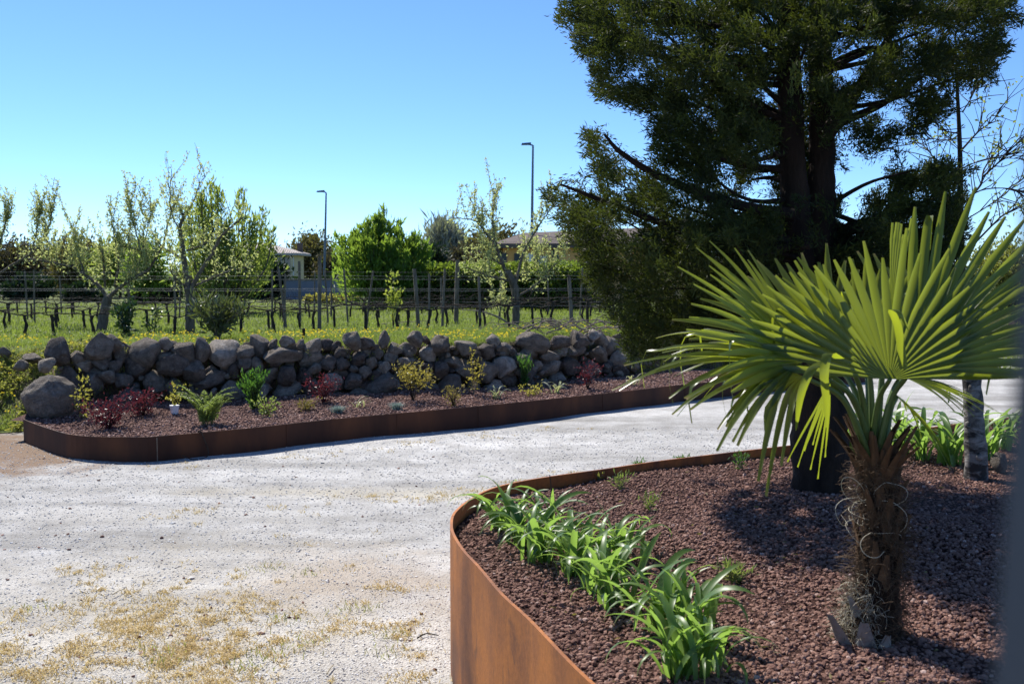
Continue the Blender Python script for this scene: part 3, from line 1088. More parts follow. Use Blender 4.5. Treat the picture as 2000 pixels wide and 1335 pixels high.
# ------------------------------------------------------------------ grass and flowers on the field
mb = MB()
n = 90000
xs = RNG.uniform(-7.2, 4.5, n)
yf, _w = bank_front(xs)
tt = 0.1 + 7.5 * RNG.uniform(0, 1, n) ** 1.7
ys = yf + tt
P = np.stack([xs, ys, field_z(xs, ys)], 1)
dens = np.sin(3.1 * xs + 1.3 * ys) * np.sin(2.3 * ys - xs) * .25
blades(mb, P, RNG.uniform(0.03, 0.11, n) * (1 + 0.5 * dens), 0.007, RNG.uniform(0.2, 1.1, n), np.clip(RNG.normal(.5 + dens, .25, n), 0, 1))
n = 70000
ys = 17 + 26 * RNG.uniform(0, 1, n) ** 1.3
xs = RNG.uniform(-0.62, 0.5, n) * ys
P = np.stack([xs, ys, field_z(xs, ys)], 1)
blades(mb, P, RNG.uniform(0.06, 0.17, n), 0.016, RNG.uniform(0.2, 1.0, n))
tag(mk('grass', mb, M['grass']), 'short fresh green grass of the vineyard field', 'grass', kind='stuff')

mb = MB()
n = 1500
xs = np.concatenate([RNG.uniform(-5.4, 2.6, n - 200), RNG.uniform(-7.4, -5.4, 200)])
yf, _w = bank_front(xs)
ys = yf + 0.45 + 3.4 * RNG.uniform(0, 1, n) ** 1.3
keep = np.array([noise.noise(Vector((a_ * 1.1, b_ * 1.1, 2.2))) + 0.35 * random.random() > 0.08 for a_, b_ in zip(xs, ys)])
xs, ys = xs[keep], ys[keep]
n = len(xs)
P = np.stack([xs, ys, field_z(xs, ys) + RNG.uniform(0.05, 0.13, n)], 1)
for q in range(3):
    D = rdir(n); D[:, 2] = abs(D[:, 2]) * .6
    leaves(mb, P, D, 0.024, 0.02)
tag(mk('yellow_wildflowers', mb, M['flower']), 'yellow wildflowers in the grass above the stone wall', 'wildflowers', kind='stuff')

# weeds on the left bank
mb = MB()
n = 9000
xs = RNG.uniform(-7.6, -4.85, n)
yf, _w = bank_front(xs)
ys = yf + RNG.uniform(-0.12, 1.5, n)
keep = np.array([noise.noise(Vector((a_ * 2.2, b_ * 2.2, 7.2))) > -0.12 for a_, b_ in zip(xs, ys)])
xs, ys = xs[keep], ys[keep]; n = len(xs)
P = np.stack([xs, ys, field_z(xs, ys) + RNG.uniform(0.0, 0.10, n)], 1)
D = rdir(n); D[:, 2] = abs(D[:, 2]) * .7
leaves(mb, P, D, RNG.uniform(.03, .075, n), RNG.uniform(.015, .04, n))
tag(mk('bank_weeds', mb, M['weed']), 'brown and green weeds covering the bank at the left', 'weeds', kind='stuff')

# ------------------------------------------------------------------ background: distant trees, houses, hedges
def field_at(px, d):
    r = ray(px, 600)
    x = r[0] / r[1] * d
    return x, float(field_z(x, d))


def crown_cloud(mb, c, rx, ry, rz, n, leaf, clumps=26, seed=0, updir=0.3, asp=0.4, spread=0.34):
    """uneven crown: clumps scattered in an ellipsoid, leaves scattered round each clump"""
    rg = np.random.default_rng(seed)
    u = rg.normal(size=(clumps, 3)); u /= np.linalg.norm(u, axis=1, keepdims=True)
    u *= rg.uniform(0.25, 1.0, (clumps, 1)) ** 0.45
    cc = u * np.array([rx, ry, rz]) * 0.82
    k = rg.integers(0, clumps, n)
    v = rg.normal(size=(n, 3)) * spread * min(rx, rz) * rg.uniform(.6, 1.15, (clumps, 1))[k]
    P = np.asarray(c) + cc[k] + v
    D = unit(cc[k] / np.array([rx, ry, rz]) * .8 + rg.normal(size=(n, 3)) * .6 + np.array([0, 0, updir]))
    L = leaf * rg.uniform(.6, 1.4, n)
    tint = np.clip(rg.normal(.5, .2, n) + rg.uniform(-.25, .25, clumps)[k], 0, 1)
    leaves(mb, P, D, L, L * asp, tint)
    return np.asarray(c) + cc


def bg_tree(px, top, w, d, mat, label, name='distant_tree', n=2600, leaf=None, cat='tree', group=None, bottom=0.15, trunk=True, seed=None, asp=0.45, updir=0.3):
    x, z0 = field_at(px, d)
    zt = at(px, top, d)[2]
    h = zt - z0
    rx = w * m_per_px(d) / 2
    seed = seed if seed is not None else int(px + d)
    t_ = thing(name, label, cat, (x, d, z0), group)
    mb = MB()
    cz = z0 + h * (0.5 + bottom / 2)
    cl = crown_cloud(mb, (x, d, cz), rx, rx * .8, h * (1 - bottom) / 2, int(n * 1.7), leaf or 0.0046 * d, 34, seed, updir, asp)
    mk('crown', mb, M[mat], t_)
    if trunk:
        tb = MB()
        tube(tb, [(x, d, z0 - .1), (x + .05, d, z0 + h * .3), (x, d, z0 + h * .75)], [h * .03, h * .024, h * .008], 6)
        for c_ in cl[::4]:
            tube(tb, [(x, d, z0 + h * .25), ((x + c_[0]) / 2, (d + c_[1]) / 2, (z0 + h * .35 + c_[2]) / 2), c_], [h * .014, h * .009, h * .003], 4)
        mk('trunk', tb, M['bark_dark'], t_, smooth=True)
    return t_


bg_tree(20, 474, 130, 62, 'brown_hedge', 'dark brownish tree clump at the far left beyond the vineyard', seed=1, bottom=.02)
bg_tree(95, 478, 130, 66, 'brown_hedge', 'dark brownish tree clump beyond the vineyard, second from the left edge', seed=2, bottom=.02)
bg_tree(160, 470, 100, 60, 'olive_brown', 'olive green rounded tree behind the left fruit tree', seed=3, bottom=.02)
bg_tree(-40, 480, 120, 64, 'brown_hedge', 'dark brownish tree clump cut by the left edge beyond the vineyard', seed=51, bottom=.02)
bg_tree(395, 520, 120, 58, 'brown_hedge', 'brownish tree clump low behind the second fruit tree', seed=52, bottom=.02)
bg_tree(60, 545, 120, 52, 'dark_green', 'dark green bush low beyond the vines at the left', 'distant_bush', cat='bush', seed=4, bottom=0.0, trunk=False)
bg_tree(165, 560, 90, 48, 'dark_green', 'dark green bush low beyond the vines behind the left fruit tree', 'distant_bush', cat='bush', seed=5, bottom=0.0, trunk=False)
bg_tree(235, 478, 90, 56, 'willow_tree', 'pale green tree beyond the left fruit tree', seed=6)
bg_tree(295, 455, 80, 44, 'green_tree', 'bright green tree between the two left fruit trees', seed=7, n=2400, bottom=.12, leaf=.2)
bg_tree(300, 545, 110, 46, 'dark_green', 'dark bush low between the two left fruit trees', 'distant_bush', cat='bush', seed=8, bottom=0, trunk=False)
bg_tree(510, 505, 110, 54, 'dark_green', 'big dark evergreen bush in front of the cream house', 'evergreen_bush', cat='bush', seed=9, n=4200, bottom=0, trunk=False, leaf=.26)
bg_tree(440, 560, 90, 50, 'dark_green', 'dark bush left of the evergreen bush by the cream house', 'distant_bush', cat='bush', seed=10, bottom=0, trunk=False)
bg_tree(606, 462, 86, 84, 'olive_brown', 'olive brown round tree behind the cream house', seed=11, n=3600, leaf=.34)
bg_tree(606, 449, 30, 90, 'dark_green', 'small dark pointed conifer top behind the olive brown tree', 'distant_conifer', seed=12, n=700, leaf=.4)
bg_tree(655, 500, 60, 70, 'brown_hedge', 'brownish tree behind the left street lamp', seed=13)
bg_tree(640, 545, 90, 60, 'dark_green', 'dark shrub behind the low blue grey wall', 'distant_bush', cat='bush', seed=14, bottom=0, trunk=False)
bg_tree(836, 478, 66, 58, 'dark_green', 'dark conifer right of the bright green tree', 'distant_conifer', seed=15, n=2600, bottom=.02)
bg_tree(862, 442, 80, 95, 'grey_tree', 'pale grey leafless tree far behind the hedge', seed=16, n=2200, asp=.12, updir=.9, leaf=1.1)
bg_tree(905, 492, 70, 70, 'brown_hedge', 'dark brown tree behind the hedge left of the orange house', seed=17)
bg_tree(968, 446, 110, 78, 'olive_brown', 'dark olive tree rising behind the orange house', seed=18, n=3000)
bg_tree(945, 500, 90, 58, 'brown_hedge', 'brownish bushy tree just left of the orange house', seed=19, bottom=.0)
for k_, (px_, tp, w_, d_) in enumerate([(1270, 505, 160, 60), (1400, 490, 190, 66), (1560, 480, 200, 64), (1700, 490, 190, 62)]):
    bg_tree(px_, tp, w_, d_, 'dark_green' if k_ % 2 else 'olive_brown', ['olive tree far behind the left skirt of the conifer', 'dark tree far behind the lower boughs of the conifer', 'olive tree far behind the conifer trunk', 'dark tree far behind the right boughs of the conifer'][k_], seed=30 + k_, bottom=0)
bg_tree(1955, 470, 130, 24, 'bright_bush', 'yellowish flowering bush at the far right edge', 'flowering_bush', cat='bush', seed=40, n=3500, leaf=.09, bottom=.25)
bg_tree(1885, 610, 170, 27, 'dark_green', 'dark hedge bush across the drive at the right', 'hedge_bush', cat='bush', seed=41, n=4200, bottom=0, trunk=False, leaf=.14)
bg_tree(1770, 600, 150, 26, 'dark_green', 'dark hedge bush across the drive behind the palm', 'hedge_bush', cat='bush', seed=42, n=4200, bottom=0, trunk=False, leaf=.14)
bg_tree(2010, 590, 150, 27.5, 'dark_green', 'dark hedge bush across the drive beside the grey post', 'hedge_bush', cat='bush', seed=43, n=4200, bottom=0, trunk=False, leaf=.14)
bg_tree(1640, 600, 160, 26.5, 'dark_green', 'dark hedge bush across the drive behind the conifer trunk', 'hedge_bush', cat='bush', seed=44, n=4200, bottom=0, trunk=False, leaf=.14)
bg_tree(1500, 600, 160, 27, 'dark_green', 'dark hedge bush across the drive behind the left palm fans', 'hedge_bush', cat='bush', seed=45, n=4200, bottom=0, trunk=False, leaf=.14)
bg_tree(1370, 600, 160, 27.5, 'dark_green', 'dark hedge bush at the end of the stone wall', 'hedge_bush', cat='bush', seed=46, n=4200, bottom=0, trunk=False, leaf=.14)


def upright_tree(px, base_d, top, w, mat, label, n, seed, leaf, bottom=.1, spires=26, asp=.28):
    """many upswept leafy shoots"""
    rg = random.Random(seed)
    x, z0 = field_at(px, base_d)
    h = at(px, top, base_d)[2] - z0
    rx = w * m_per_px(base_d) / 2
    t_ = thing('leafy_tree', label, 'tree', (x, base_d, z0))
    tb = MB(); mb = MB()
    for s_ in range(spires):
        a_ = rg.uniform(0, TAU); r_ = rg.uniform(0, 1) ** .6
        p0 = np.array([x + .1 * math.cos(a_), base_d + .1 * math.sin(a_), z0 + h * bottom * rg.uniform(.2, 1.2)])
        top_h = h * (1 - .42 * r_ ** 1.5) * rg.uniform(.82, 1.0)
        p2 = np.array([x + rx * r_ * math.cos(a_), base_d + rx * r_ * math.sin(a_) * .8, z0 + top_h])
        p1 = p0 * .5 + p2 * .5 + np.array([math.cos(a_) * rx * r_ * .22, math.sin(a_) * rx * r_ * .2, -h * .05])
        pts = bez([p0, p1, p2], 12)
        tube(tb, pts, np.linspace(h * .012, h * .002, 12), 4)
        m_ = n // spires
        u = RNG.uniform(.18, 1.0, m_)
        i_ = np.clip((u * 11).astype(int), 0, 10)
        q = pts[i_] + (pts[i_ + 1] - pts[i_]) * ((u * 11) % 1)[:, None]
        q += RNG.normal(size=(m_, 3)) * (.30 * rx * (1.1 - u))[:, None] * np.array([1, 1, .7])
        D = unit(unit(pts[i_ + 1] - pts[i_]) + RNG.normal(size=(m_, 3)) * .45)
        L = leaf * RNG.uniform(.6, 1.4, m_)
        leaves(mb, q, D, L, L * asp, np.clip(RNG.normal(rg.uniform(.3, .7), .2, m_), 0, 1))
    tube(tb, [(x, base_d, z0 - .1), (x, base_d, z0 + h * .25)], [h * .035, h * .025], 7)
    mk('crown', mb, M[mat], t_)
    mk('trunk', tb, M['bark_fruit'], t_, smooth=True)


upright_tree(740, 38, 402, 200, 'green_tree', 'dense bright green leafy tree in the middle beyond the vineyard', 13000, 5, .24, .1, 46)
upright_tree(440, 33, 325, 215, 'willow_tree', 'tall light green leafy tree rising behind the second fruit tree', 6500, 6, .20, .12, 34, .26)


def hedge(px0, px1, top, d0, d1, depth, mat, label, n, leaf):
    x0, z0 = field_at(px0, d0); x1, z1 = field_at(px1, d1)
    h = at((px0 + px1) / 2, top, (d0 + d1) / 2)[2] - (z0 + z1) / 2
    t_ = thing('hedge', label, 'hedge', ((x0 + x1) / 2, (d0 + d1) / 2, (z0 + z1) / 2))
    A = np.array([x0, d0, z0]); B = np.array([x1, d1, z1])
    dv = unit(B - A); nv = unit(np.array([-dv[1], dv[0], 0]))
    mb = MB()
    k = RNG.uniform(0, 1, n); sd = RNG.uniform(0, 1, n)
    off = np.where(sd < .45, -depth / 2 + RNG.normal(0, .06, n), RNG.uniform(-depth / 2, depth / 2, n))
    zz = np.where(sd < .45, RNG.uniform(0, 1, n) * h, h + RNG.normal(0, .06, n))
    zz = np.where(sd > .85, RNG.uniform(0, h, n), zz)
    P = A + (B - A) * k[:, None] + nv * off[:, None]
    P[:, 2] = P[:, 2] + zz + .05 * np.sin(k * 40)
    D = np.where((sd < .45)[:, None], -nv * .7, np.array([0, 0, .8])) + RNG.normal(size=(n, 3)) * .5
    L = leaf * RNG.uniform(.6, 1.4, n)
    leaves(mb, P, D, L, L * .5)
    mk('foliage', mb, M[mat], t_)
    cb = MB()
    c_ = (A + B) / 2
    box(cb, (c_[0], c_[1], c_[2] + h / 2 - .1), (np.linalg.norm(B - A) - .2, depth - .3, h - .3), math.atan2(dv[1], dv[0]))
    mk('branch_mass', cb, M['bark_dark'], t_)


hedge(745, 1180, 524, 40, 36, 1.6, 'hedge', 'long clipped green hedge with bright top beyond the vineyard', 15000, .14)
hedge(598, 700, 583, 46, 46, .8, 'yellow_leaf', 'low yellow green clipped hedge in front of the blue grey wall', 2600, .12)

M['wall_blue'] = simple_mat('wall_blue', (0.13, 0.15, 0.20), (0.17, 0.19, 0.245), 2, .85, .2, .2)
x0, z0 = field_at(690, 52)
x1, _ = field_at(556, 52)
t_ = thing('boundary_wall', 'low blue grey boundary wall behind the yellow green hedge', 'wall', ((x0 + x1) / 2, 52, z0))
mb = MB(); box(mb, ((x0 + x1) / 2, 52, z0 + .45), (x0 - x1, .2, .95)); mk('wall_body', mb, M['wall_blue'], t_)
mb = MB(); box(mb, ((x0 + x1) / 2, 52, z0 + .97), (x0 - x1 + .06, .28, .07)); mk('coping', mb, M['wood_post'], t_)

# houses
M['cream'] = simple_mat('cream_plaster', (0.60, 0.50, 0.30), (0.66, 0.56, 0.35), 1.5, .9, .15, .15)
M['orange'] = simple_mat('orange_plaster', (0.66, 0.36, 0.14), (0.74, 0.42, 0.17), 1.2, .9, .15, .15)
M['white'] = simple_mat('white_paint', (0.7, 0.7, 0.7), (0.78, 0.78, 0.78), 3, .6, .3, .05)
M['shutter'] = simple_mat('dark_shutter', (0.03, 0.04, 0.045), (0.05, 0.06, 0.065), 5, .5, .4, .1)
M['dark_window'] = simple_mat('window_glass', (0.02, 0.025, 0.03), (0.03, 0.035, 0.04), 2, .08, .8, 0.0)
m, t, out = newmat('roof_tile')
co = objco(t)
wv = N(t, 'ShaderNodeTexWave', Scale=2.2, Distortion=.4); wv.wave_type = 'BANDS'; wv.bands_direction = 'X'; t.links.new(co, wv.inputs[0])
c = ramp(t, noise_tex(t, 2.5, 5, .6, co), [(0.3, (0.34, 0.29, 0.25)), (0.7, (0.50, 0.45, 0.40))])
principled(t, out, c, .85, .2, bump(t, wv.outputs[1], .6, .06))
M['roof_tile'] = m
M['roof_dark'] = simple_mat('roof_dark', (0.075, 0.06, 0.055), (0.14, 0.11, 0.095), 3, .85, .2, .6, .04)

d_ = 63.0
xr = at(604, 540, d_ + 3.6)[0]; xl = xr - 5.2
z0 = float(field_z(xr, d_)); ze = at(600, 494, d_)[2]
house = thing('house', 'cream house with a pale tiled hip roof at the left beyond the vines', 'house', ((xl + xr) / 2, d_ + 3, z0))
mb = MB(); box(mb, ((xl + xr) / 2, d_ + 1.85, z0 + (ze - z0) / 2), (xr - xl - .6, 3.1, ze - z0)); mk('wall', mb, M['cream'], house)
zp = at(530, 473, d_ + 1.8)[2]
mb = MB()
e = [(xl, d_ - .1, ze), (xr + .1, d_ - .1, ze), (xr + .1, d_ + 3.8, ze), (xl, d_ + 3.8, ze)]
xm = (xl + xr) / 2
pk = [(xm - .6, d_ + 1.85, zp), (xm + .2, d_ + 1.85, zp)]
V = np.array([(q[0], q[1], q[2] + .002) for q in e] + pk + [(q[0], q[1], q[2] - .14) for q in e])
mb.add(V, [[0, 1, 5, 4], [2, 3, 4, 5], [0, 6, 7, 1], [1, 7, 8, 2], [2, 8, 9, 3], [3, 9, 6, 0], [6, 9, 8, 7]])
mb.add(V[[1, 2, 5]], [[0, 1, 2]]); mb.add(V[[3, 0, 4]], [[0, 1, 2]])
roof = mk('roof', mb, M['roof_tile'], house)
cx_ = at(586, 484, d_ + 2.6)
mb = MB(); box(mb, (cx_[0], d_ + 2.6, zp - .32), (.3, .3, .6)); mk('chimney', mb, M['roof_dark'], roof)
for px_, w_, top_, bot_ in ((562, .5, 504, 545), (545, .22, 503, 580), (500, .8, 510, 540)):
    p_ = at(px_, top_, d_ + .27); q_ = at(px_, bot_, d_ + .27)
    mb = MB(); box(mb, (p_[0], d_ + .28, (p_[2] + q_[2]) / 2), (w_, .06, p_[2] - q_[2])); w_o = mk('window', mb, M['dark_window'], house)
    mb = MB(); box(mb, (p_[0] + w_ / 2 + .06, d_ + .26, (p_[2] + q_[2]) / 2), (.09, .1, p_[2] - q_[2] + .1)); mk('frame', mb, M['white'], w_o)
for px_ in (553, 570):
    p_ = at(px_, 520, d_ + .2)
    tb = MB(); tube(tb, [(p_[0], d_ + .15, z0), (p_[0], d_ + .15, ze - .14)], .08, 8); mk('pillar', tb, M['cream'], house)

d_ = 48.0
xl = at(982, 500, d_)[0]; xr = xl + 9.5
z0 = float(field_z(xl, d_)); ze = at(982, 474, d_)[2] - .05
house = thing('house', 'orange rendered house with dark sloping roof behind the hedge', 'house', ((xl + xr) / 2, d_ + 3, z0))
mb = MB(); box(mb, ((xl + xr) / 2, d_ + 3, z0 + (ze - z0) / 2), (xr - xl, 6, ze - z0)); mk('wall', mb, M['orange'], house)
mb = MB()
V = np.array([(xl - .5, d_ - .6, ze), (xr + .5, d_ - .6, ze + .02), (xr + .5, d_ + 3, ze + 1.0), (xl + 1.0, d_ + 3, ze + .62), (xl - .5, d_ + 6.5, ze), (xr + .5, d_ + 6.5, ze)])
V2 = V - np.array([0, 0, .2])
W_ = np.concatenate([V, V2])
mb.add(W_, [[0, 1, 2, 3], [3, 2, 5, 4], [0, 6, 7, 1], [1, 7, 8, 2], [2, 8, 11, 5], [4, 5, 11, 10], [0, 4, 10, 6]])
mb.add(W_[[0, 3, 4]], [[0, 1, 2]])
mk('roof', mb, M['roof_dark'], house)
for px_, w_, mt_, top_ in ((985, .22, 'shutter', 494), (1011, .32, 'shutter', 495), (1033, .34, 'white', 494), (1054, .75, 'white', 500), (1085, .3, 'shutter', 495)):
    p_ = at(px_, top_, d_ - .03); q_ = at(px_, 524, d_ - .03)
    mb = MB(); box(mb, (p_[0], d_ - .035, (p_[2] + q_[2]) / 2), (w_, .06, p_[2] - q_[2]))
    mk('shutter' if mt_ == 'shutter' else 'window', mb, M[mt_], house)
p_ = at(1081, 466, d_ - .08)
tb = MB(); tube(tb, [(p_[0], d_ - .08, z0), (p_[0], d_ - .08, ze)], .05, 6); mk('drainpipe', tb, M['shutter'], house)

# street lamps
M['lamp_metal'] = simple_mat('lamp_metal', (0.10, 0.13, 0.15), (0.13, 0.16, 0.185), 3, .4, .5, .05, metal=.5)
for (px_, top_, d_, hx, lab) in ((637, 376, 62, -1, 'shorter looking grey street lamp beside the cream house'), (1041, 284, 50, -1, 'tall grey street lamp standing by the orange house')):
    x, z0 = field_at(px_ - 4, d_)
    tp = at(px_, top_, d_)
    lamp = thing('street_lamp', lab, 'street lamp', (x, d_, z0))
    tb = MB(); tube(tb, [(x, d_, z0), ((x + tp[0]) / 2, d_, (z0 + tp[2]) / 2), tuple(tp)], [.085, .07, .045], 8); mk('pole', tb, M['lamp_metal'], lamp, smooth=True)
    tb = MB(); tube(tb, [tuple(tp), tuple(tp + np.array([hx * .18, 0, .04]))], .035, 6); mk('arm', tb, M['lamp_metal'], lamp)
    mb = MB()
    c_ = tp + np.array([hx * .28, 0, .05])
    v = np.array([[-.28, -.12, -.03], [.2, -.12, -.03], [.2, .12, -.03], [-.28, .12, -.03], [-.24, -.07, .05], [.18, -.05, .09], [.18, .05, .09], [-.24, .07, .05]]) + c_
    mb.add(v, [[0, 3, 2, 1], [4, 5, 6, 7], [0, 1, 5, 4], [1, 2, 6, 5], [2, 3, 7, 6], [3, 0, 4, 7]])
    mk('lamp_head', mb, M['lamp_metal'], lamp)

# ------------------------------------------------------------------ vineyard
rg = random.Random(77)
ROWS = [(18.3, -11.5, 5.5), (21.2, -13, 7), (24.4, -15, 8.5), (28.2, -17, 9.5), (32.5, -19, 10)]
ORD = ['nearest', 'second', 'third', 'fourth', 'farthest']


def vine_mesh(k):
    r_ = random.Random(k)
    mb = MB()
    x = y = 0
    pts = [(0, 0, -.05)]
    for z in (.12, .25, .37, .46):
        x += r_.uniform(-.035, .035); y += r_.uniform(-.02, .02)
        pts.append((x, y, z))
    tube(mb, bez(pts, 9), [.034, .030, .028, .026, .027, .025, .026, .028, .030], 6, wob=.2)
    return mb, pts[-1]


VINES = []
for k in range(8):
    mb, tip = vine_mesh(k)
    cb = MB()
    for sgn in (-1, 1):
        q = [tip]
        for s_ in range(1, 6):
            q.append((tip[0] + sgn * .11 * s_ * rg.uniform(.85, 1.1), tip[1] + rg.uniform(-.03, .03), tip[2] + .022 * min(s_, 2) + rg.uniform(-.02, .02)))
        tube(cb, bez(q, 9), np.linspace(.013, .006, 9), 5)
    for s_ in range(2):
        xx = rg.uniform(-.45, .1)
        tube(cb, bez([(xx, rg.uniform(-.05, .05), tip[2] + rg.uniform(-.02, .08)), (xx + .25, rg.uniform(-.05, .05), tip[2] + rg.uniform(.0, .13)), (xx + .55, rg.uniform(-.05, .05), tip[2] + rg.uniform(-.05, .07))], 8), .0042, 4)
    for s_ in range(3):
        xx = rg.uniform(-.4, .4)
        tube(cb, [(xx, 0, tip[2] + .1), (xx + rg.uniform(-.1, .1), rg.uniform(-.06, .06), tip[2] + rg.uniform(.16, .28))], [.006, .003], 4)
    VINES.append((mb.mesh('trunk', M['bark_vine'], smooth=True), cb.mesh('cane', M['bark_vine'], smooth=True)))

for ri, (yd, xa, xb) in enumerate(ROWS):
    tre = thing('trellis_row', f'row of grey posts and thin wires, {ORD[ri]} vine row behind the stone wall', 'trellis', (0, yd, float(field_z(0, yd))), 'vine trellis rows')
    # posts
    if ri == 0:
        posts = []
    else:
        posts = []
        x = xa + rg.uniform(0, 1.5)
        while x < xb:
            posts.append((x, rg.uniform(-.08, .08), rg.uniform(1.15, 1.4), rg.uniform(.028, .042)))
            x += rg.uniform(3.0, 4.2)
    if ri == 0:
        posts = [(at(622, 560, yd)[0], .03, 1.38, .05), (at(837, 560, yd)[0], .015, 1.08, .028), (at(1118, 560, yd)[0], -.06, .92, .05), (at(905, 560, yd)[0] + .3, -.03, 1.0, .035), (at(-60, 560, yd)[0], 0, 1.3, .04)]
    if ri == 1:
        posts += [(at(818, 560, yd)[0], -.09, 1.25, .06), (at(530, 560, yd)[0], 0.02, 1.3, .03), (at(712, 560, yd)[0], .18, 1.2, .03), (at(560, 560, yd)[0], -.17, 1.35, .04)]
    if ri == 2:
        posts += [(at(585, 560, yd)[0], 0, 1.5, .05), (at(680, 560, yd)[0], -.10, 1.35, .035), (at(890, 560, yd)[0], 0.05, 1.5, .08)]
    for (x, ln, hh, r_) in posts:
        z0 = float(field_z(x, yd))
        tb = MB(); r_ *= .72
        tube(tb, [(x, yd, z0 - .2), (x + ln * .5, yd, z0 + hh * .5), (x + ln, yd, z0 + hh)], [r_, r_ * .95, r_ * .88], 7, wob=.06)
        mk('post', tb, M['wood_post'], tre, smooth=True)
    for hz in (.50, .80, 1.10):
        tb = MB()
        xs_ = np.arange(xa - 1, xb + .1, 1.5)
        tube(tb, [(x, yd - .05, float(field_z(0, yd)) + hz + .008 * math.sin(x)) for x in xs_], 0.0010 + .0002 * ri, 4)
        mk('wire', tb, M['wire'], tre)
    LM = [(-80, 'the left picture edge'), (196, 'the left fruit tree'), (369, 'the second fruit tree'), (622, 'the tall wooden post'), (768, 'the young leafy vine'), (1006, 'the right fruit tree'), (1250, 'the big conifer')]
    cnt = {}
    x = xa
    spacing = [.62, .75, .85, .9, .9][ri]
    while x < xb:
        xx = x + rg.uniform(-.12, .12)
        z0 = float(field_z(xx, yd))
        vpx = 1000 + xx / yd * F
        if vpx < -70 or vpx > 1225:
            x += spacing * .95
            continue
        lab = f'pruned dark vine stump in the {ORD[ri]} vine row'
        if ri < 2:
            g_ = [k for k in range(6) if LM[k][0] <= vpx < LM[k + 1][0]][0]
            cnt[g_] = cnt.get(g_, 0) + 1
            od = ['first', 'second', 'third', 'fourth', 'fifth', 'sixth', 'seventh', 'eighth', 'ninth', 'tenth'][cnt[g_] - 1]
            lab = f'{od} vine from left between {LM[g_][1][4:]} and {LM[g_ + 1][1][4:]}, {ORD[ri]} row'
        v = thing('vine', lab, 'grapevine', (xx, yd, z0), f'vines of the {ORD[ri]} row')
        tm, cm = VINES[rg.randrange(8)]
        s_ = rg.uniform(.85, 1.12)
        rz = rg.choice([0, math.pi]) + rg.uniform(-.1, .1)
        for nm, me_ in (('trunk', tm), ('cane', cm)):
            o = bpy.data.objects.new(nm, me_); COL.objects.link(o); o.parent = v; o.rotation_euler = (0, 0, rz); o.scale = (1, 1, s_)
        x += spacing * rg.uniform(.85, 1.2)


# ------------------------------------------------------------------ fruit trees
def fruit_tree(base_px, limbs, label, leafmat, shoots, leaf_n, leaf, seed, name='fruit_tree', shoot_len=(.35, .8), up=1.0, depth=None):
    """limbs: list of (list of photo points, r0 px, r1 px, depth swing in m)"""
    rg = random.Random(seed)
    b = on_field(*base_px) if depth is None else at(base_px[0], base_px[1], depth)
    d0 = b[1]
    s = m_per_px(d0)
    t_ = thing(name, label, 'tree', tuple(b))
    tb = MB(); sh = MB(); lf = MB()
    tips = []
    for pts, r0, r1, sw in limbs:
        P = []
        for i_, (px_, py_) in enumerate(pts):
            P.append(at(px_, py_, d0 + sw * i_ / max(1, len(pts) - 1)))
        if pts[0] == base_px:
            P[0] = P[0] - np.array([0, 0, .08])
        P = bez(P, 6 * len(pts))
        P[1:-1] += RNG.normal(0, .006, (len(P) - 2, 3))
        tube(tb, P, np.linspace(r0, r1, len(P)) * s * (.85 if pts[0] == base_px else .58), 8, wob=.06)
        tips.append(P)
        if pts[0] != base_px:
            m_ = int(leaf_n * 5.0)
            pos = P[RNG.integers(len(P) // 4, len(P), m_)] + RNG.normal(0, .10, (m_, 3))
            leaves(lf, pos, rdir(m_) + np.array([0, 0, .4]), leaf * RNG.uniform(.6, 1.4, m_), leaf * .6)
    for k in range(shoots):
        P = tips[rg.choices(range(1, len(tips)), [len(q) for q in tips[1:]])[0]]
        i_ = rg.randrange(len(P) // 3, len(P))
        p0 = P[i_]
        L = rg.uniform(*shoot_len)
        dv = unit(np.array([rg.gauss(0, .34), rg.gauss(0, .34), up * rg.uniform(.7, 1.3)]))
        q = [p0]
        for j_ in range(1, 5):
            q.append(p0 + dv * L * j_ / 4 + np.array([rg.gauss(0, .02), rg.gauss(0, .02), .02 * j_ * j_ / 4]))
        q = bez(q, 9)
        tube(sh, q, np.linspace(.006, .002, 9), 4)
        m_ = int(1.15 * leaf_n * rg.uniform(.4, 1.5))
        u = RNG.uniform(.05, 1, m_) * 7.99
        i2 = u.astype(int)
        pos = q[i2] + (q[i2 + 1] - q[i2]) * (u % 1)[:, None] + RNG.normal(0, .018, (m_, 3))
        D = unit(RNG.normal(size=(m_, 3)) + dv * .9)
        leaves(lf, pos, D, leaf * RNG.uniform(.6, 1.4, m_), leaf * .55, np.clip(RNG.normal(rg.uniform(.3, .75), .2, m_), 0, 1))
    mk('trunk', tb, M['bark_fruit'], t_, smooth=True)
    mk('shoots', sh, M['bark_fruit'], t_, smooth=True)
    tag(mk('leaf_growth', lf, M[leafmat], t_), kind='stuff')
    return t_


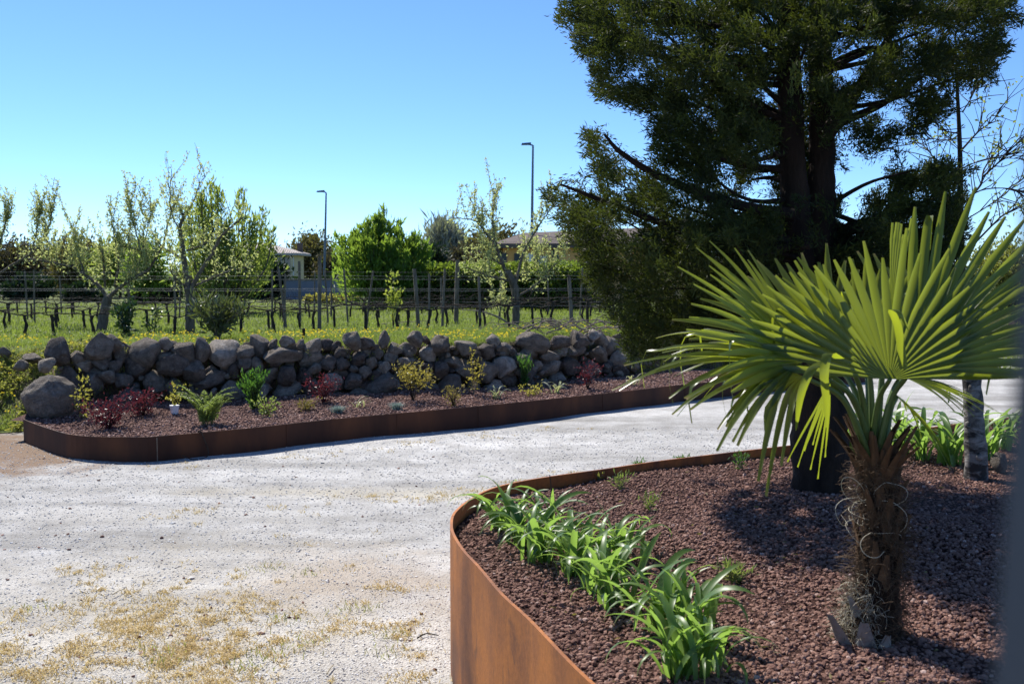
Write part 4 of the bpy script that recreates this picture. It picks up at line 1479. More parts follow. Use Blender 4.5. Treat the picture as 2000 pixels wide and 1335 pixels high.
fruit_tree((196, 648), [([(196, 648), (205, 605), (212, 578)], 13, 10, 0),
                        ([(210, 580), (190, 555), (165, 535), (145, 522), (100, 512), (55, 505)], 7, 2.5, .4),
                        ([(212, 580), (235, 560), (262, 542), (290, 525), (320, 475)], 8, 4, -.3),
                        ([(320, 475), (330, 430), (350, 380)], 3.5, 1, -.1),
                        ([(290, 505), (275, 490), (250, 483), (235, 480)], 4, 3, .2),
                        ([(225, 560), (232, 510), (225, 470), (218, 425)], 5, 2, .5),
                        ([(205, 560), (203, 520), (200, 490)], 4, 3.5, -.3),
                        ([(275, 490), (262, 440), (250, 400)], 3, 1, .3),
                        ([(165, 535), (150, 490), (140, 440)], 3, 1, .2),
                        ([(262, 542), (275, 500), (290, 440), (300, 400)], 3, 1, .4)],
           'gnarled blossoming fruit tree at the left behind the round wall boulder', 'blossom', 130, 40, .058, 3)
fruit_tree((369, 656), [([(369, 656), (371, 610), (372, 575), (368, 560)], 11, 12, 0),
                        ([(368, 562), (360, 510), (355, 470), (350, 445)], 11, 6, .1),
                        ([(350, 445), (358, 425), (357, 418)], 6, 5, .0),
                        ([(352, 448), (340, 430), (332, 390), (335, 330)], 3, 1, .2),
                        ([(357, 420), (375, 400), (388, 365), (402, 342)], 2, .8, -.1),
                        ([(375, 560), (395, 525), (415, 495), (430, 465), (445, 448), (475, 425)], 8, 3, -.3),
                        ([(365, 490), (395, 478), (425, 458)], 4, 2.5, .3),
                        ([(380, 558), (410, 545), (450, 528), (495, 520)], 4, 2, .5),
                        ([(362, 560), (345, 545), (332, 525)], 5, 2, -.4),
                        ([(355, 505), (330, 490), (312, 480)], 4, 2, .3)],
           'pruned fruit tree with a forked dark trunk behind the middle of the left wall', 'blossom', 60, 20, .054, 4, shoot_len=(.2, .6))
fruit_tree((1006, 640), [([(1006, 640), (1008, 600), (1005, 560), (990, 530)], 9, 9, 0),
                         ([(990, 532), (975, 500), (965, 460), (962, 410), (966, 372)], 7, 1.2, .2),
                         ([(1005, 560), (1020, 500), (1035, 470), (1060, 430), (1078, 405)], 5, 1.4, -.2),
                         ([(970, 480), (945, 450), (925, 430), (880, 425)], 4, 1.2, .4),
                         ([(1010, 580), (1040, 560), (1060, 545), (1080, 520), (1100, 505)], 4, 1.4, .3),
                         ([(1000, 550), (960, 540), (930, 530), (905, 520)], 4, 1.5, -.4),
                         ([(1008, 600), (985, 590), (960, 600)], 3, 1.2, .3),
                         ([(985, 520), (955, 500), (930, 490)], 4, 1.5, .2),
                         ([(1000, 540), (1030, 530), (1060, 500)], 3, 1.3, .4)],
           'blossoming fruit tree with long upright shoots in front of the hedge', 'blossom', 110, 34, .058, 8, shoot_len=(.3, .9))
fruit_tree((-40, 640), [([(-40, 640), (-38, 590), (-40, 560)], 11, 9, 0),
                        ([(-40, 560), (-10, 500), (10, 440), (20, 395)], 6, 1.2, .2),
                        ([(-40, 560), (20, 520), (60, 495), (85, 470), (100, 425), (110, 378)], 5, 1, .3),
                        ([(60, 495), (72, 450), (78, 415)], 3, 1, .1),
                        ([(-40, 560), (-60, 500), (-50, 440)], 5, 1.5, .1)],
           'blossoming fruit tree reaching in from the left edge', 'blossom', 110, 28, .058, 9, shoot_len=(.25, .6))

# young leafy vine on the row
def small_plant(base, h, w, n, leaf, asp, mat, name, label, cat, stems=6, stem_mat='twig', up=.7, seed=0, tilt=.5, stem_r=.003, clump=.05, low=.25, group=None):
    rg = random.Random(seed)
    t_ = thing(name, label, cat, tuple(base), group)
    sb = MB(); lb = MB()
    base = np.asarray(base, float)
    for s_ in range(stems):
        a_ = TAU * (s_ + rg.random()) / stems
        r_ = w / 2 * rg.uniform(.3, 1.0) if stems > 1 else w * .15
        hh = h * rg.uniform(.65, 1.0) * (1 - .25 * r_ / (w / 2 + 1e-6))
        p2 = base + np.array([math.cos(a_) * r_, math.sin(a_) * r_, hh])
        p1 = base + np.array([math.cos(a_) * r_ * .35, math.sin(a_) * r_ * .35, hh * .55])
        q = bez([base - np.array([0, 0, .02]), p1, p2], 10)
        tube(sb, q, np.linspace(stem_r, stem_r * .4, 10), 4)
        m_ = n // stems
        u = RNG.uniform(low, 1, m_) * 8.99
        i_ = u.astype(int)
        pos = q[i_] + (q[i_ + 1] - q[i_]) * (u % 1)[:, None] + RNG.normal(0, clump, (m_, 3))
        pos[:, 2] = np.maximum(pos[:, 2], base[2] + .01)
        D = unit(RNG.normal(size=(m_, 3)) * tilt + unit(pos - base - np.array([0, 0, h * .2])) * .6 + np.array([0, 0, up]))
        L = leaf * RNG.uniform(.6, 1.35, m_)
        leaves(lb, pos, D, L, L * asp, np.clip(RNG.normal(rg.uniform(.35, .65), .22, m_), 0, 1))
    mk('stems', sb, M[stem_mat], t_, smooth=True)
    mk('foliage', lb, M[mat], t_)
    return t_


b = on_field(768, 648)
small_plant(b, m_per_px(b[1]) * 128, .32, 230, .075, .7, 'bud_leaf', 'young_vine', 'young vine with yellow green leaves climbing a stake in front of the hedge', 'plant', 3, 'bark_vine', .2, 3, .8, .008, .05, .42)
b = on_field(245, 664)
small_plant(b, m_per_px(b[1]) * 92, .55, 420, .10, .38, 'glossy', 'glossy_shrub', 'dark glossy leaved shrub beside the left fruit tree', 'shrub', 7, 'bark_dark', .4, 4, .8, .008, .04, .1)
b = on_field(300, 662)
small_plant(b, m_per_px(b[1]) * 75, .3, 110, .08, .42, 'glossy', 'glossy_shrub', 'thin sparse glossy shrub between the two left fruit trees', 'shrub', 3, 'bark_dark', .3, 5, .9, .006, .04, .3)
b = on_field(425, 667)
small_plant(b, m_per_px(b[1]) * 100, .82, 1100, .12, .26, 'oleander', 'oleander_shrub', 'grey green narrow leaved oleander just behind the wall', 'shrub', 22, 'twig', .9, 6, .8, .007, .05, .3)
b = on_field(592, 664)
mb = MB(); tube(mb, [tuple(b - np.array([0, 0, .1])), tuple(b + np.array([.01, 0, .16]))], .022, 7)
o = mk('wood_stake', mb, M['bark_dark'], None, origin=b); tag(o, 'short dark wooden stump stake just behind the wall below the post', 'stake')

# pruned branches lying on the wall top at the right
t_ = thing('branch_pile', 'heap of pruned grey branches lying on the right part of the wall', 'branches', tuple(on_field(1100, 655)))
mb = MB()
for k in range(46):
    px_ = random.uniform(1020, 1210); py_ = random.uniform(636, 662)
    d_ = float(np.interp(px_, WPX, WD)) + random.uniform(.25, 1.3)
    p0 = at(px_, py_, d_)
    p0[2] = float(field_z(p0[0], p0[1])) + random.uniform(.03, .16)
    a_ = random.uniform(-.6, .6) + random.choice([0, math.pi])
    L = random.uniform(.25, .8)
    q = [p0]
    for j_ in range(1, 5):
        q.append(p0 + np.array([math.cos(a_) * L * j_ / 4, math.sin(a_) * L * j_ / 4 * .4, random.gauss(0, .03) + .10 * math.sin(j_ / 4 * math.pi)]))
    tube(mb, bez(q, 10), np.linspace(random.uniform(.006, .014), .003, 10), 5)
tag(mk('twigs', mb, M['twig'], t_, smooth=True), kind='stuff')
b = on_field(1000, 645)
mb = MB()
pts = [at(1005, 642, b[1]) + np.array([0, 0, .02]), at(975, 620, b[1] - .1), at(940, 608, b[1] - .1), at(900, 604, b[1])]
tube(mb, bez(pts, 14), np.linspace(.026, .008, 14), 6)
tag(mk('fallen_branch', mb, M['twig'], None, smooth=True, origin=b), 'long bare branch leaning low over the grass beside the right fruit tree', 'branch')
b = on_field(800, 640)
mb = MB()
tube(mb, bez([at(742, 633, b[1]), at(780, 629, b[1]), at(820, 627, b[1]), at(850, 625, b[1])], 10), np.linspace(.012, .005, 10), 5)
tag(mk('fallen_branch', mb, M['twig'], None, smooth=True, origin=b), 'thin pale branch lying level in the grass below the hedge', 'branch')

# ------------------------------------------------------------------ plants in the far bed
def far_h(px, py, hpx):
    b = on_far(px, py)
    return b, hpx * m_per_px(b[1])


b, h = far_h(213, 838, 72)
small_plant(b, h, .60, 800, .036, .55, 'red_leaf', 'barberry_shrub', 'dark red leaved shrub nearest the curved left end of the far bed', 'shrub', 16, 'bark_dark', .3, 11, .9, .004, .035, .15)
b, h = far_h(278, 812, 62)
small_plant(b, h, .58, 600, .036, .55, 'red_leaf', 'barberry_shrub', 'dull dark red shrub close against the wall at the left', 'shrub', 12, 'bark_dark', .3, 12, .9, .004, .04, .15)
b, h = far_h(632, 786, 64)
small_plant(b, h, .50, 520, .036, .5, 'red_leaf', 'barberry_shrub', 'bright red leaved shrub in the middle of the far bed by the wall', 'shrub', 12, 'bark_dark', .4, 13, .9, .004, .035, .15)
b, h = far_h(1148, 760, 62)
small_plant(b, h, .38, 330, .036, .5, 'red_leaf', 'barberry_shrub', 'small red leaved shrub at the right end of the far bed', 'shrub', 9, 'bark_dark', .4, 14, .9, .004, .035, .3)
b, h = far_h(165, 815, 100)
small_plant(b, h, .30, 150, .040, .55, 'yellow_leaf', 'yellow_shrub', 'thin upright shrub with bright yellow leaves beside the big boulder', 'shrub', 4, 'bark_dark', .2, 15, .9, .004, .03, .05)
b, h = far_h(335, 798, 58)
small_plant(b + np.array([0, .25, 0]), h, .34, 90, .045, .5, 'yellow_leaf', 'yellow_shrub', 'low yellow green shrub against the wall behind the small white pot', 'shrub', 6, 'bark_dark', .3, 16, .8, .004, .03, .5)
b, h = far_h(497, 800, 96)
small_plant(b, h, .34, 900, .05, .35, 'deep_green', 'upright_evergreen', 'dense upright dark green evergreen in the left half of the far bed', 'shrub', 18, 'bark_dark', 1.2, 17, .5, .004, .018, .1)
b, h = far_h(1025, 758, 78)
small_plant(b, h, .24, 420, .05, .3, 'deep_green', 'upright_evergreen', 'slim upright green evergreen near the right part of the wall', 'shrub', 10, 'bark_dark', 1.3, 18, .4, .004, .015, .1)
b, h = far_h(806, 782, 88)
small_plant(b, h, .50, 520, .055, .3, 'orange_leaf', 'nandina_shrub', 'yellow and orange feathery shrub in front of the middle of the wall', 'shrub', 9, 'bark_dark', .2, 19, .9, .005, .04, .5)
b, h = far_h(885, 793, 46)
small_plant(b, h, .34, 190, .04, .5, 'tan_leaf', 'tan_shrub', 'small brownish yellow shrub close to the steel edging, right of the orange shrub', 'shrub', 9, 'bark_dark', .4, 20, .9, .004, .03, .2)
b, h = far_h(925, 770, 90)
small_plant(b, h, .34, 150, .045, .45, 'orange_leaf', 'orange_twig_shrub', 'tall thin shrub with sparse orange yellow leaves before the wall', 'shrub', 6, 'twig', .3, 21, .9, .004, .025, .2)
b, h = far_h(522, 815, 42)
small_plant(b, h, .34, 170, .04, .5, 'fern', 'low_shrub', 'low light green shrub near the edging right of the evergreen', 'shrub', 8, 'bark_dark', .4, 22, .9, .004, .03, .2)
b, h = far_h(598, 803, 28)
small_plant(b, h, .36, 190, .035, .5, 'tan_leaf', 'low_shrub', 'low tan brown shrub in front of the bright red one', 'shrub', 10, 'bark_dark', .4, 23, .9, .003, .025, .2)
b, h = far_h(1040, 772, 24)
small_plant(b, h, .36, 150, .035, .5, 'yellow_leaf', 'low_shrub', 'low yellowish plant near the edging in the right half of the far bed', 'shrub', 8, 'bark_dark', .4, 24, .9, .003, .025, .2)


def strap_mesh(L, W, arch, name, mat, seed, nseg=8, fold=.35, side=0.0, twist=0.0):
    """arching strap leaf growing from the origin, leaning along +X"""
    r_ = random.Random(seed)
    u = np.linspace(0, 1, nseg + 1)
    ang0 = math.radians(r_.uniform(70, 86)); bend = arch
    th = ang0 - bend * u ** 1.7
    ds = L / nseg
    x = np.concatenate([[0], np.cumsum(np.cos(th[:-1]) * ds)])
    z = np.concatenate([[0], np.cumsum(np.sin(th[:-1]) * ds)])
    y = side * u ** 2 * L
    w = W * np.array([.55 + .45 * min(1, k / .25) if k < .5 else 1 - ((k - .5) / .5) ** 2.2 * .97 for k in u])
    tw = twist * u
    nx, nz = -np.sin(th), np.cos(th)
    nrm = np.stack([nx, np.zeros_like(nx), nz], 1)
    side_v = np.stack([np.sin(tw) * nrm[:, 0], np.cos(tw), np.sin(tw) * nrm[:, 2]], 1)
    c = np.stack([x, y, z], 1)
    f_ = fold * (1 - .6 * u)
    Lf = c + side_v * (w / 2)[:, None] + nrm * (w / 2 * f_)[:, None]
    Rt = c - side_v * (w / 2)[:, None] + nrm * (w / 2 * f_)[:, None]
    V = np.stack([Lf, c, Rt], 1).reshape(-1, 3)
    i = np.arange(nseg)[:, None] * 3
    F_ = np.concatenate([i + np.array([[0, 1, 4, 3]]), i + np.array([[1, 2, 5, 4]])])
    tn = np.full(len(V), np.clip(r_.gauss(.5, .25), 0, 1))
    if seed < 26 and r_.random() < .45:
        tn[-3:] = 2.2; tn[-6:-3] = 1.5
    mb = MB(); mb.add(V, F_, tn)
    return mb.mesh(name, mat, smooth=True)


LILY = [strap_mesh(random.uniform(.28, .50), random.uniform(.021, .036), random.uniform(1.0, 3.4), 'leaf', M['lily_leaf'], k, 11, .5, random.uniform(-.12, .12), random.uniform(-.9, .9)) for k in range(26)]


def lily(base, nleaf, scale, label, group, seed, az=None, meshes=LILY, name='daylily', cat='plant', spread=.03):
    rg = random.Random(seed)
    t_ = thing(name, label, cat, tuple(base), group)
    for k in range(nleaf):
        a_ = rg.uniform(0, TAU) if az is None else rg.gauss(*az)
        s_ = scale * rg.uniform(.7, 1.15)
        o = bpy.data.objects.new('leaf', meshes[rg.randrange(len(meshes))])
        COL.objects.link(o); o.parent = t_
        o.location = (rg.gauss(0, spread), rg.gauss(0, spread), -.012)
        o.rotation_euler = (rg.gauss(0, .10), rg.gauss(0, .10), a_)
        o.scale = (s_, s_, s_)
    return t_


# grassy fern, fescues and variegated straps in the far bed
FERN = [strap_mesh(random.uniform(.30, .42), .022, random.uniform(.4, 1.7), 'frond', M['fern'], 100 + k, 7, .2) for k in range(8)]
def fern_frond(k):
    r_ = random.Random(k)
    L = r_.uniform(.30, .46); arch = r_.uniform(.5, 1.5)
    u = np.linspace(0, 1, 26); th = math.radians(80) - arch * u ** 1.5
    x = np.cumsum(np.cos(th)) * L / 26; z = np.cumsum(np.sin(th)) * L / 26
    mb = MB()
    pts = np.stack([x, 0 * x, z], 1)
    tube(mb, pts[::5], .002, 4)
    for sg in (-1, 1):
        k_ = np.arange(3, 26)
        D = np.stack([.55 * np.cos(th[k_]), np.full(len(k_), sg), .55 * np.sin(th[k_])], 1)
        leaves(mb, pts[k_], D, .055 * np.sin(np.pi * (u[k_] * .85 + .12)), .014)
    return mb.mesh('frond', M['fern'])
FERN = [fern_frond(k) for k in range(7)]
b = on_far(405, 830)
lily(b, 34, 1.15, 'pale green feathery fern arching over the steel edging', None, 5, meshes=FERN, name='fern', cat='fern', spread=.03)
for px_, py_, lab in ((660, 808, 'blue grey fescue tuft, left of the two near the edging'), (775, 801, 'blue grey fescue tuft, right of the two near the edging')):
    b = on_far(px_, py_)
    t_ = thing('fescue_tuft', lab, 'ornamental grass', tuple(b), 'blue fescue tufts')
    mb = MB(); k = 420
    P = b + np.stack([RNG.normal(0, .02, k), RNG.normal(0, .02, k), np.zeros(k)], 1)
    blades(mb, P, RNG.uniform(.07, .12, k), .004, RNG.uniform(.2, 1.5, k))
    mk('tuft', mb, M['fescue'], t_)
VARI = [strap_mesh(random.uniform(.2, .34), .022, random.uniform(1.2, 2.8), 'leaf', M['variegated'], 200 + k, 7, .3) for k in range(8)]
for i_, (px_, py_, nl, sc_, lab) in enumerate([(700, 797, 9, .8, 'pale strap leaved plant between the two blue tufts'), (970, 778, 12, .9, 'white edged strap leaved plant right of the tan shrub'),
                                               (1090, 768, 12, 1.0, 'pale striped strap leaved plant near the right end of the edging'), (1235, 752, 12, .9, 'pale strap leaved plant at the far right end of the bed')]):
    lily(on_far(px_, py_), nl, sc_, lab, None, 300 + i_, meshes=VARI, name='strap_plant')
# small potted plant with a white label
b = on_far(341, 808)
t_ = thing('plant_pot', 'small white plant pot left standing in the far bed', 'pot', tuple(b))
mb = MB()
tube(mb, [tuple(b), tuple(b + np.array([0, 0, .085]))], [.038, .050], 10); mk('pot_body', mb, M['white'], t_, smooth=False)
mb = MB(); tube(mb, [tuple(b + np.array([0, 0, .085])), tuple(b + np.array([0, 0, .097]))], .054, 10); mk('pot_rim', mb, M['white'], t_)
small_plant(b + np.array([0, 0, .095]), .13, .16, 70, .04, .5, 'yellow_leaf', 'potted_plant', 'small yellow green plant growing in the white pot', 'plant', 6, 'bark_dark', .4, 26, .8, .003, .02, .3)

# dark root trailing over the edging
b = on_far(428, 832)
i_ = int(np.argmin(abs(ep[:, 0] - b[0])))
e_ = ep[i_]; dd = unit(np.append(ep[i_ + 1] - ep[i_ - 1], 0)); nn = np.array([dd[1], -dd[0], 0])
P0 = np.array([e_[0], e_[1], 0])
mb = MB()
tube(mb, bez([P0 - nn * .10 + np.array([0, 0, .20]), P0 - nn * .005 + np.array([0, 0, EZ + .018]), P0 + nn * .035 + dd * .03 + np.array([0, 0, .16]), P0 + nn * .04 + dd * .06 + np.array([0, 0, .06]), P0 + nn * .10 + dd * .02 + np.array([0, 0, .015]), P0 + nn * .14 - dd * .12 + np.array([0, 0, .012]), P0 + nn * .08 - dd * .20 + np.array([0, 0, .05])], 26), np.linspace(.007, .004, 26), 5)
tag(mk('dry_root', mb, M['bark_vine'], None, smooth=True, origin=P0), 'thin dark dry root trailing over the steel edging below the fern', 'root')

# ------------------------------------------------------------------ plants in the raised planter
near = [(988, 1034, 20, .95), (1012, 1068, 22, 1.0), (1066, 1048, 20, .95), (1056, 1100, 22, 1.0), (1112, 1080, 20, .95), (1118, 1128, 22, .95), (1168, 1108, 20, .95),
        (1215, 1100, 20, .95), (1175, 1165, 24, 1.0), (1195, 1190, 14, .9), (1285, 1232, 24, 1.0), (1345, 1262, 26, 1.05), (1330, 1320, 22, 1.0), (1385, 1318, 16, .95)]
nlab = ['daylily clump tucked into the rounded tip of the planter', 'daylily clump second back from the rounded tip of the planter', 'upright daylily clump close to the back rim of the planter',
        'broad daylily clump in the middle of the back group, near the left rim', 'daylily clump in the middle of the back group, away from the rim', 'daylily clump at the front of the dense back group',
        'thin daylily clump on the gravel side of the back group', 'rightmost daylily clump of the back group', 'daylily clump between the back group and the front group', 'small daylily clump just in front of the middle one',
        'left daylily clump of the front group', 'tall daylily clump in the centre of the front group', 'lowest daylily clump cut by the bottom of the picture', 'daylily clump at the bottom right of the front group']
for i_, (px_, py_, nl, sc_) in enumerate(near):
    lily(on_bed(px_, py_), int(nl * 1.4), sc_ * .76, nlab[i_], 'daylilies along the planter rim', 400 + i_)
right = [(1655, 893, 18, 1.1), (1705, 900, 20, 1.2), (1760, 888, 18, 1.2), (1800, 900, 16, 1.0), (1858, 908, 24, 1.15), (1925, 900, 18, 1.1), (1960, 880, 16, 1.2)]
rlab = ['daylily clump right beside the conifer trunk', 'daylily clump behind the palm, left of its petioles', 'daylily clump behind the right side of the palm', 'small daylily clump between palm and birch',
        'bright daylily clump just left of the birch trunk', 'daylily clump just right of the birch trunk', 'daylily clump at the right by the grey post']
for i_, (px_, py_, nl, sc_) in enumerate(right):
    lily(on_bed(px_, py_), nl, sc_, rlab[i_], 'daylilies at the back of the planter', 500 + i_)

for i_, (px_, py_, hpx, w_, n_, mat, lab) in enumerate([
        (1432, 1140, 48, .17, 260, 'fern', 'small yellow green tufted plant alone on the lava gravel'), (1270, 1000, 44, .14, 90, 'fern', 'sparse little green plant behind the right daylily clump'),
        (1210, 958, 42, .16, 110, 'fern', 'sparse yellowish plant near the back rim of the planter'), (1445, 918, 46, .14, 120, 'deep_green', 'small green upright plant at the edge of the tree shadow'),
        (1332, 905, 16, .12, 60, 'deep_green', 'tiny green sprout near the back rim, right of the yellowish plant'), (1245, 918, 22, .14, 60, 'deep_green', 'tiny thin sprout at the back rim of the planter'),
        (1170, 940, 16, .12, 40, 'weed', 'tiny weed at the back rim just behind the daylilies')]):
    b = on_bed(px_, py_)
    small_plant(b, hpx * m_per_px(b[1]), w_, n_, .03, .22, mat, 'small_plant', lab, 'plant', 14 if n_ > 100 else 7, 'twig', .6, 600 + i_, .7, .0015, .006, .15)
# old flower stalks among the daylilies
for px_, py_, hpx, lab in ((1318, 1170, 110, 'thin dark dry stalk rising behind the front daylilies'), (1075, 985, 60, 'thin dry stalk among the back daylilies')):
    b = on_bed(px_, py_)
    mb = MB(); h = hpx * m_per_px(b[1])
    tube(mb, bez([b - np.array([0, 0, .02]), b + np.array([.004, 0, h * .5]), b + np.array([-.004, 0, h])], 8), np.linspace(.005, .0025, 8), 5)
    tag(mk('dry_stalk', mb, M['fibre'], None, smooth=True, origin=b), lab, 'stalk')

# ------------------------------------------------------------------ big conifer
TD = 5.75                         # depth of its trunk
OUT = [(1090, -40), (1092, 10), (1098, 60), (1128, 92), (1140, 130), (1155, 160), (1185, 190), (1210, 212), (1262, 232), (1268, 262), (1282, 300), (1258, 322), (1232, 338),
       (1215, 318), (1200, 285), (1188, 250), (1160, 248), (1146, 282), (1150, 305), (1168, 325), (1160, 350), (1110, 335), (1080, 362), (1072, 395), (1085, 430), (1118, 470),
       (1150, 520), (1166, 575), (1190, 610), (1210, 650), (1222, 690), (1250, 705), (1320, 690), (1420, 660), (1560, 640), (1700, 600), (1790, 545), (1850, 500), (1868, 455), (1880, 400),
       (1868, 352), (1830, 325), (1790, 322), (1752, 300), (1740, 285), (1790, 272), (1822, 255), (1848, 222), (1868, 178), (1915, 168), (1950, 150), (1962, 110), (1955, 70), (1990, 40), (2000, -40)]
HOLES = [(1240, 280, 28, 40), (1498, 190, 16, 14), (1640, 292, 14, 26), (1490, 212, 12, 8), (1682, 100, 22, 10), (1700, 210, 20, 14), (1690, 330, 44, 26), (1740, 215, 18, 10), (1664, 400, 22, 30), (1650, 440, 12, 34),
         (1715, 365, 20, 16), (1420, 350, 12, 12), (1480, 380, 20, 22), (1455, 400, 14, 10), (1655, 130, 12, 24), (1770, 440, 16, 14), (1790, 385, 16, 14), (1500, 330, 12, 30), (1640, 340, 14, 40), (1760, 230, 16, 12), (1330, 372, 10, 8), (1560, 120, 10, 12)]


def tp(px, py):
    q = at(px, py, TD)
    return q[0], q[2]


out_m = [tp(*q) for q in OUT]
holes_m = [(tp(x, y), rx * m_per_px(TD), ry * m_per_px(TD)) for x, y, rx, ry in HOLES]
base_c = on_bed(1600, 958)
conifer = thing('conifer_tree', 'huge dark evergreen conifer towering behind the palm', 'tree', tuple(base_c))
TD = float(base_c[1])
tb = MB()


def tpath(pts, dd=0.0):
    return [at(px, py, TD + dd) for px, py in pts]


tube(tb, bez([tuple(base_c - np.array([0, 0, .15]))] + tpath([(1602, 900), (1598, 800), (1590, 680), (1580, 560)]), 30), np.concatenate([[.22, .19, .165], np.full(27, .145)]), 14, wob=.09)
s1 = bez(tpath([(1572, 610), (1556, 450), (1548, 300), (1540, 100), (1530, -150), (1525, -600)]), 40)
s2 = bez(tpath([(1600, 600), (1604, 450), (1606, 300), (1602, 100), (1600, -150), (1590, -700)], .06), 40)
tube(tb, s1, np.linspace(.085, .04, 40), 10, wob=.1)
tube(tb, s2, np.linspace(.080, .04, 40), 10, wob=.1)
# crown clumps: outline of the crown as directions from which it is seen, each clump at its own depth
cand_n = 9000
cx_ = RNG.uniform(1060, 2010, cand_n); cz_ = RNG.uniform(-60, 710, cand_n)
ok = in_poly(cx_, cz_, OUT)
rimd = poly_dist(cx_, cz_, OUT)
for hx, hz, rx, ry in HOLES:
    ok &= ((cx_ - hx) / (rx * 1.15 + 12)) ** 2 + ((cz_ - hz) / (ry * 1.15 + 12)) ** 2 > 1
ok &= rimd > 9
nz_ = np.array([noise.noise(Vector((a_ / 70, b_ / 55, 1.3))) for a_, b_ in zip(cx_, cz_)])
ok &= (nz_ > -0.30) | (RNG.uniform(0, 1, cand_n) < .25)
cx_, cz_, rimd = cx_[ok], cz_[ok], rimd[ok]
th_ = np.clip(0.12 + 1.1 * np.sqrt(np.clip(rimd * m_per_px(TD), 0, .75)), 0, 1.0)
cy_ = TD + RNG.uniform(-1, 1, len(cx_)) * th_
tr = (np.abs(cx_ - 1575) < 55) & (cz_ > 200)
keep = ~(tr & (cy_ < TD + .15) & (RNG.uniform(0, 1, len(cx_)) < .93))
keep &= ~((cx_ > 1640) & (cz_ > 230) & (RNG.uniform(0, 1, len(cx_)) < .2))
cx_, cy_, cz_ = cx_[keep], cy_[keep], cz_[keep]
sel = RNG.permutation(len(cx_))[:2000]
C = np.array([at(a_, b_, c_) for a_, b_, c_ in zip(cx_[sel], cz_[sel], cy_[sel])])
bk = np.array([at(RNG.uniform(1360, 1660), RNG.uniform(170, 660), TD + RNG.uniform(.25, 1.0)) for _ in range(420)] + [at(RNG.uniform(1630, 1870), RNG.uniform(330, 560), TD + RNG.uniform(-.2, .9)) for _ in range(480)] + [at(RNG.uniform(1230, 1560), RNG.uniform(540, 700), TD + RNG.uniform(-.2, .9)) for _ in range(160)])
bk = np.array([q for q in bk if not any((((q[0] / q[1] * F + 1000) - hx) / (rx + 8)) ** 2 + (((CAMZ - q[2]) / q[1] * F + 530) - hz) ** 2 / (ry + 8) ** 2 < 1 for hx, hz, rx, ry in HOLES)])
C = np.concatenate([C, bk])
# upper crown, above the picture
m_ = 520
zz = 3.3 + 4.6 * RNG.uniform(0, 1, m_) ** 1.2
rr_ = 1.45 * (1 - (zz - 3.2) / 5.4) * np.sqrt(RNG.uniform(.05, 1, m_))
aa_ = RNG.uniform(0, TAU, m_)
C2 = np.stack([base_c[0] - .02 + rr_ * np.cos(aa_), TD + rr_ * np.sin(aa_) * .9, zz], 1)
ALLC = np.concatenate([C, C2])
axis = np.array([base_c[0], TD, 0])
fol = MB()
per = 135
nC = len(ALLC)
idx = np.repeat(np.arange(nC), per)
outw = ALLC - np.array([base_c[0], TD, 0]) * np.array([1, 1, 0]); outw[:, 2] = 0
outw = unit(outw)
cdir = unit(outw * .8 + np.array([0, 0, .45]) + RNG.normal(size=(nC, 3)) * .45)
# a clump is a spray: leaves spread along a short curved branchlet
u = RNG.uniform(0, 1, nC * per)
sprL = RNG.uniform(.09, .19, nC)
P = ALLC[idx] + cdir[idx] * ((u - .45) * sprL[idx])[:, None] + RNG.normal(size=(nC * per, 3)) * (.026 * (1.15 - .75 * u))[:, None]
D = unit(cdir[idx] * .9 + RNG.normal(size=(nC * per, 3)) * .55)
L = RNG.uniform(.016, .042, nC * per)
tint = np.clip((RNG.uniform(0, 1, nC) ** 1.8)[idx] * .95 + RNG.normal(0, .15, nC * per), 0, 1)
leaves(fol, P, D, L, L * .20, tint)
mk('foliage', fol, M['cypress'], conifer)
# boughs reach from the trunks to groups of clumps
for k in range(150):
    c_ = ALLC[RNG.integers(0, nC)]
    if c_[2] > 5.5: continue
    st = s1 if c_[0] < base_c[0] else s2
    zt = c_[2] - abs(c_[0] - base_c[0]) * random.uniform(-.1, .5)
    p0 = st[int(np.argmin(abs(st[:, 2] - max(zt, 1.3))))]
    mid = (p0 + c_) / 2 + np.array([0, 0, random.uniform(-.12, .05)])
    Lb = np.linalg.norm(c_ - p0)
    tube(tb, bez([p0, mid, c_], 10), np.linspace(.010 + .011 * Lb, .003, 10), 5)
for pts, r0, r1, dd in [([(1612, 265), (1650, 215), (1690, 150), (1745, 60)], .045, .018, -.1), ([(1610, 260), (1640, 240), (1720, 205), (1800, 150)], .035, .012, .2), ([(1545, 240), (1500, 215), (1470, 190)], .035, .012, .1),
                        ([(1612, 130), (1690, 95), (1740, 100)], .02, .008, .2), ([(1550, 420), (1440, 400), (1300, 350), (1215, 300), (1180, 262)], .035, .006, -.25), ([(1560, 480), (1400, 470), (1200, 400), (1095, 360)], .035, .006, -.2),
                        ([(1580, 480), (1480, 490), (1380, 500)], .02, .006, -.3), ([(1605, 470), (1700, 430), (1850, 380)], .03, .006, .1)]:
    tube(tb, bez(tpath(pts, dd), 16), np.linspace(r0, r1, 16), 6, wob=.05)
mk('trunk', tb, M['bark_dark'], conifer, smooth=True)

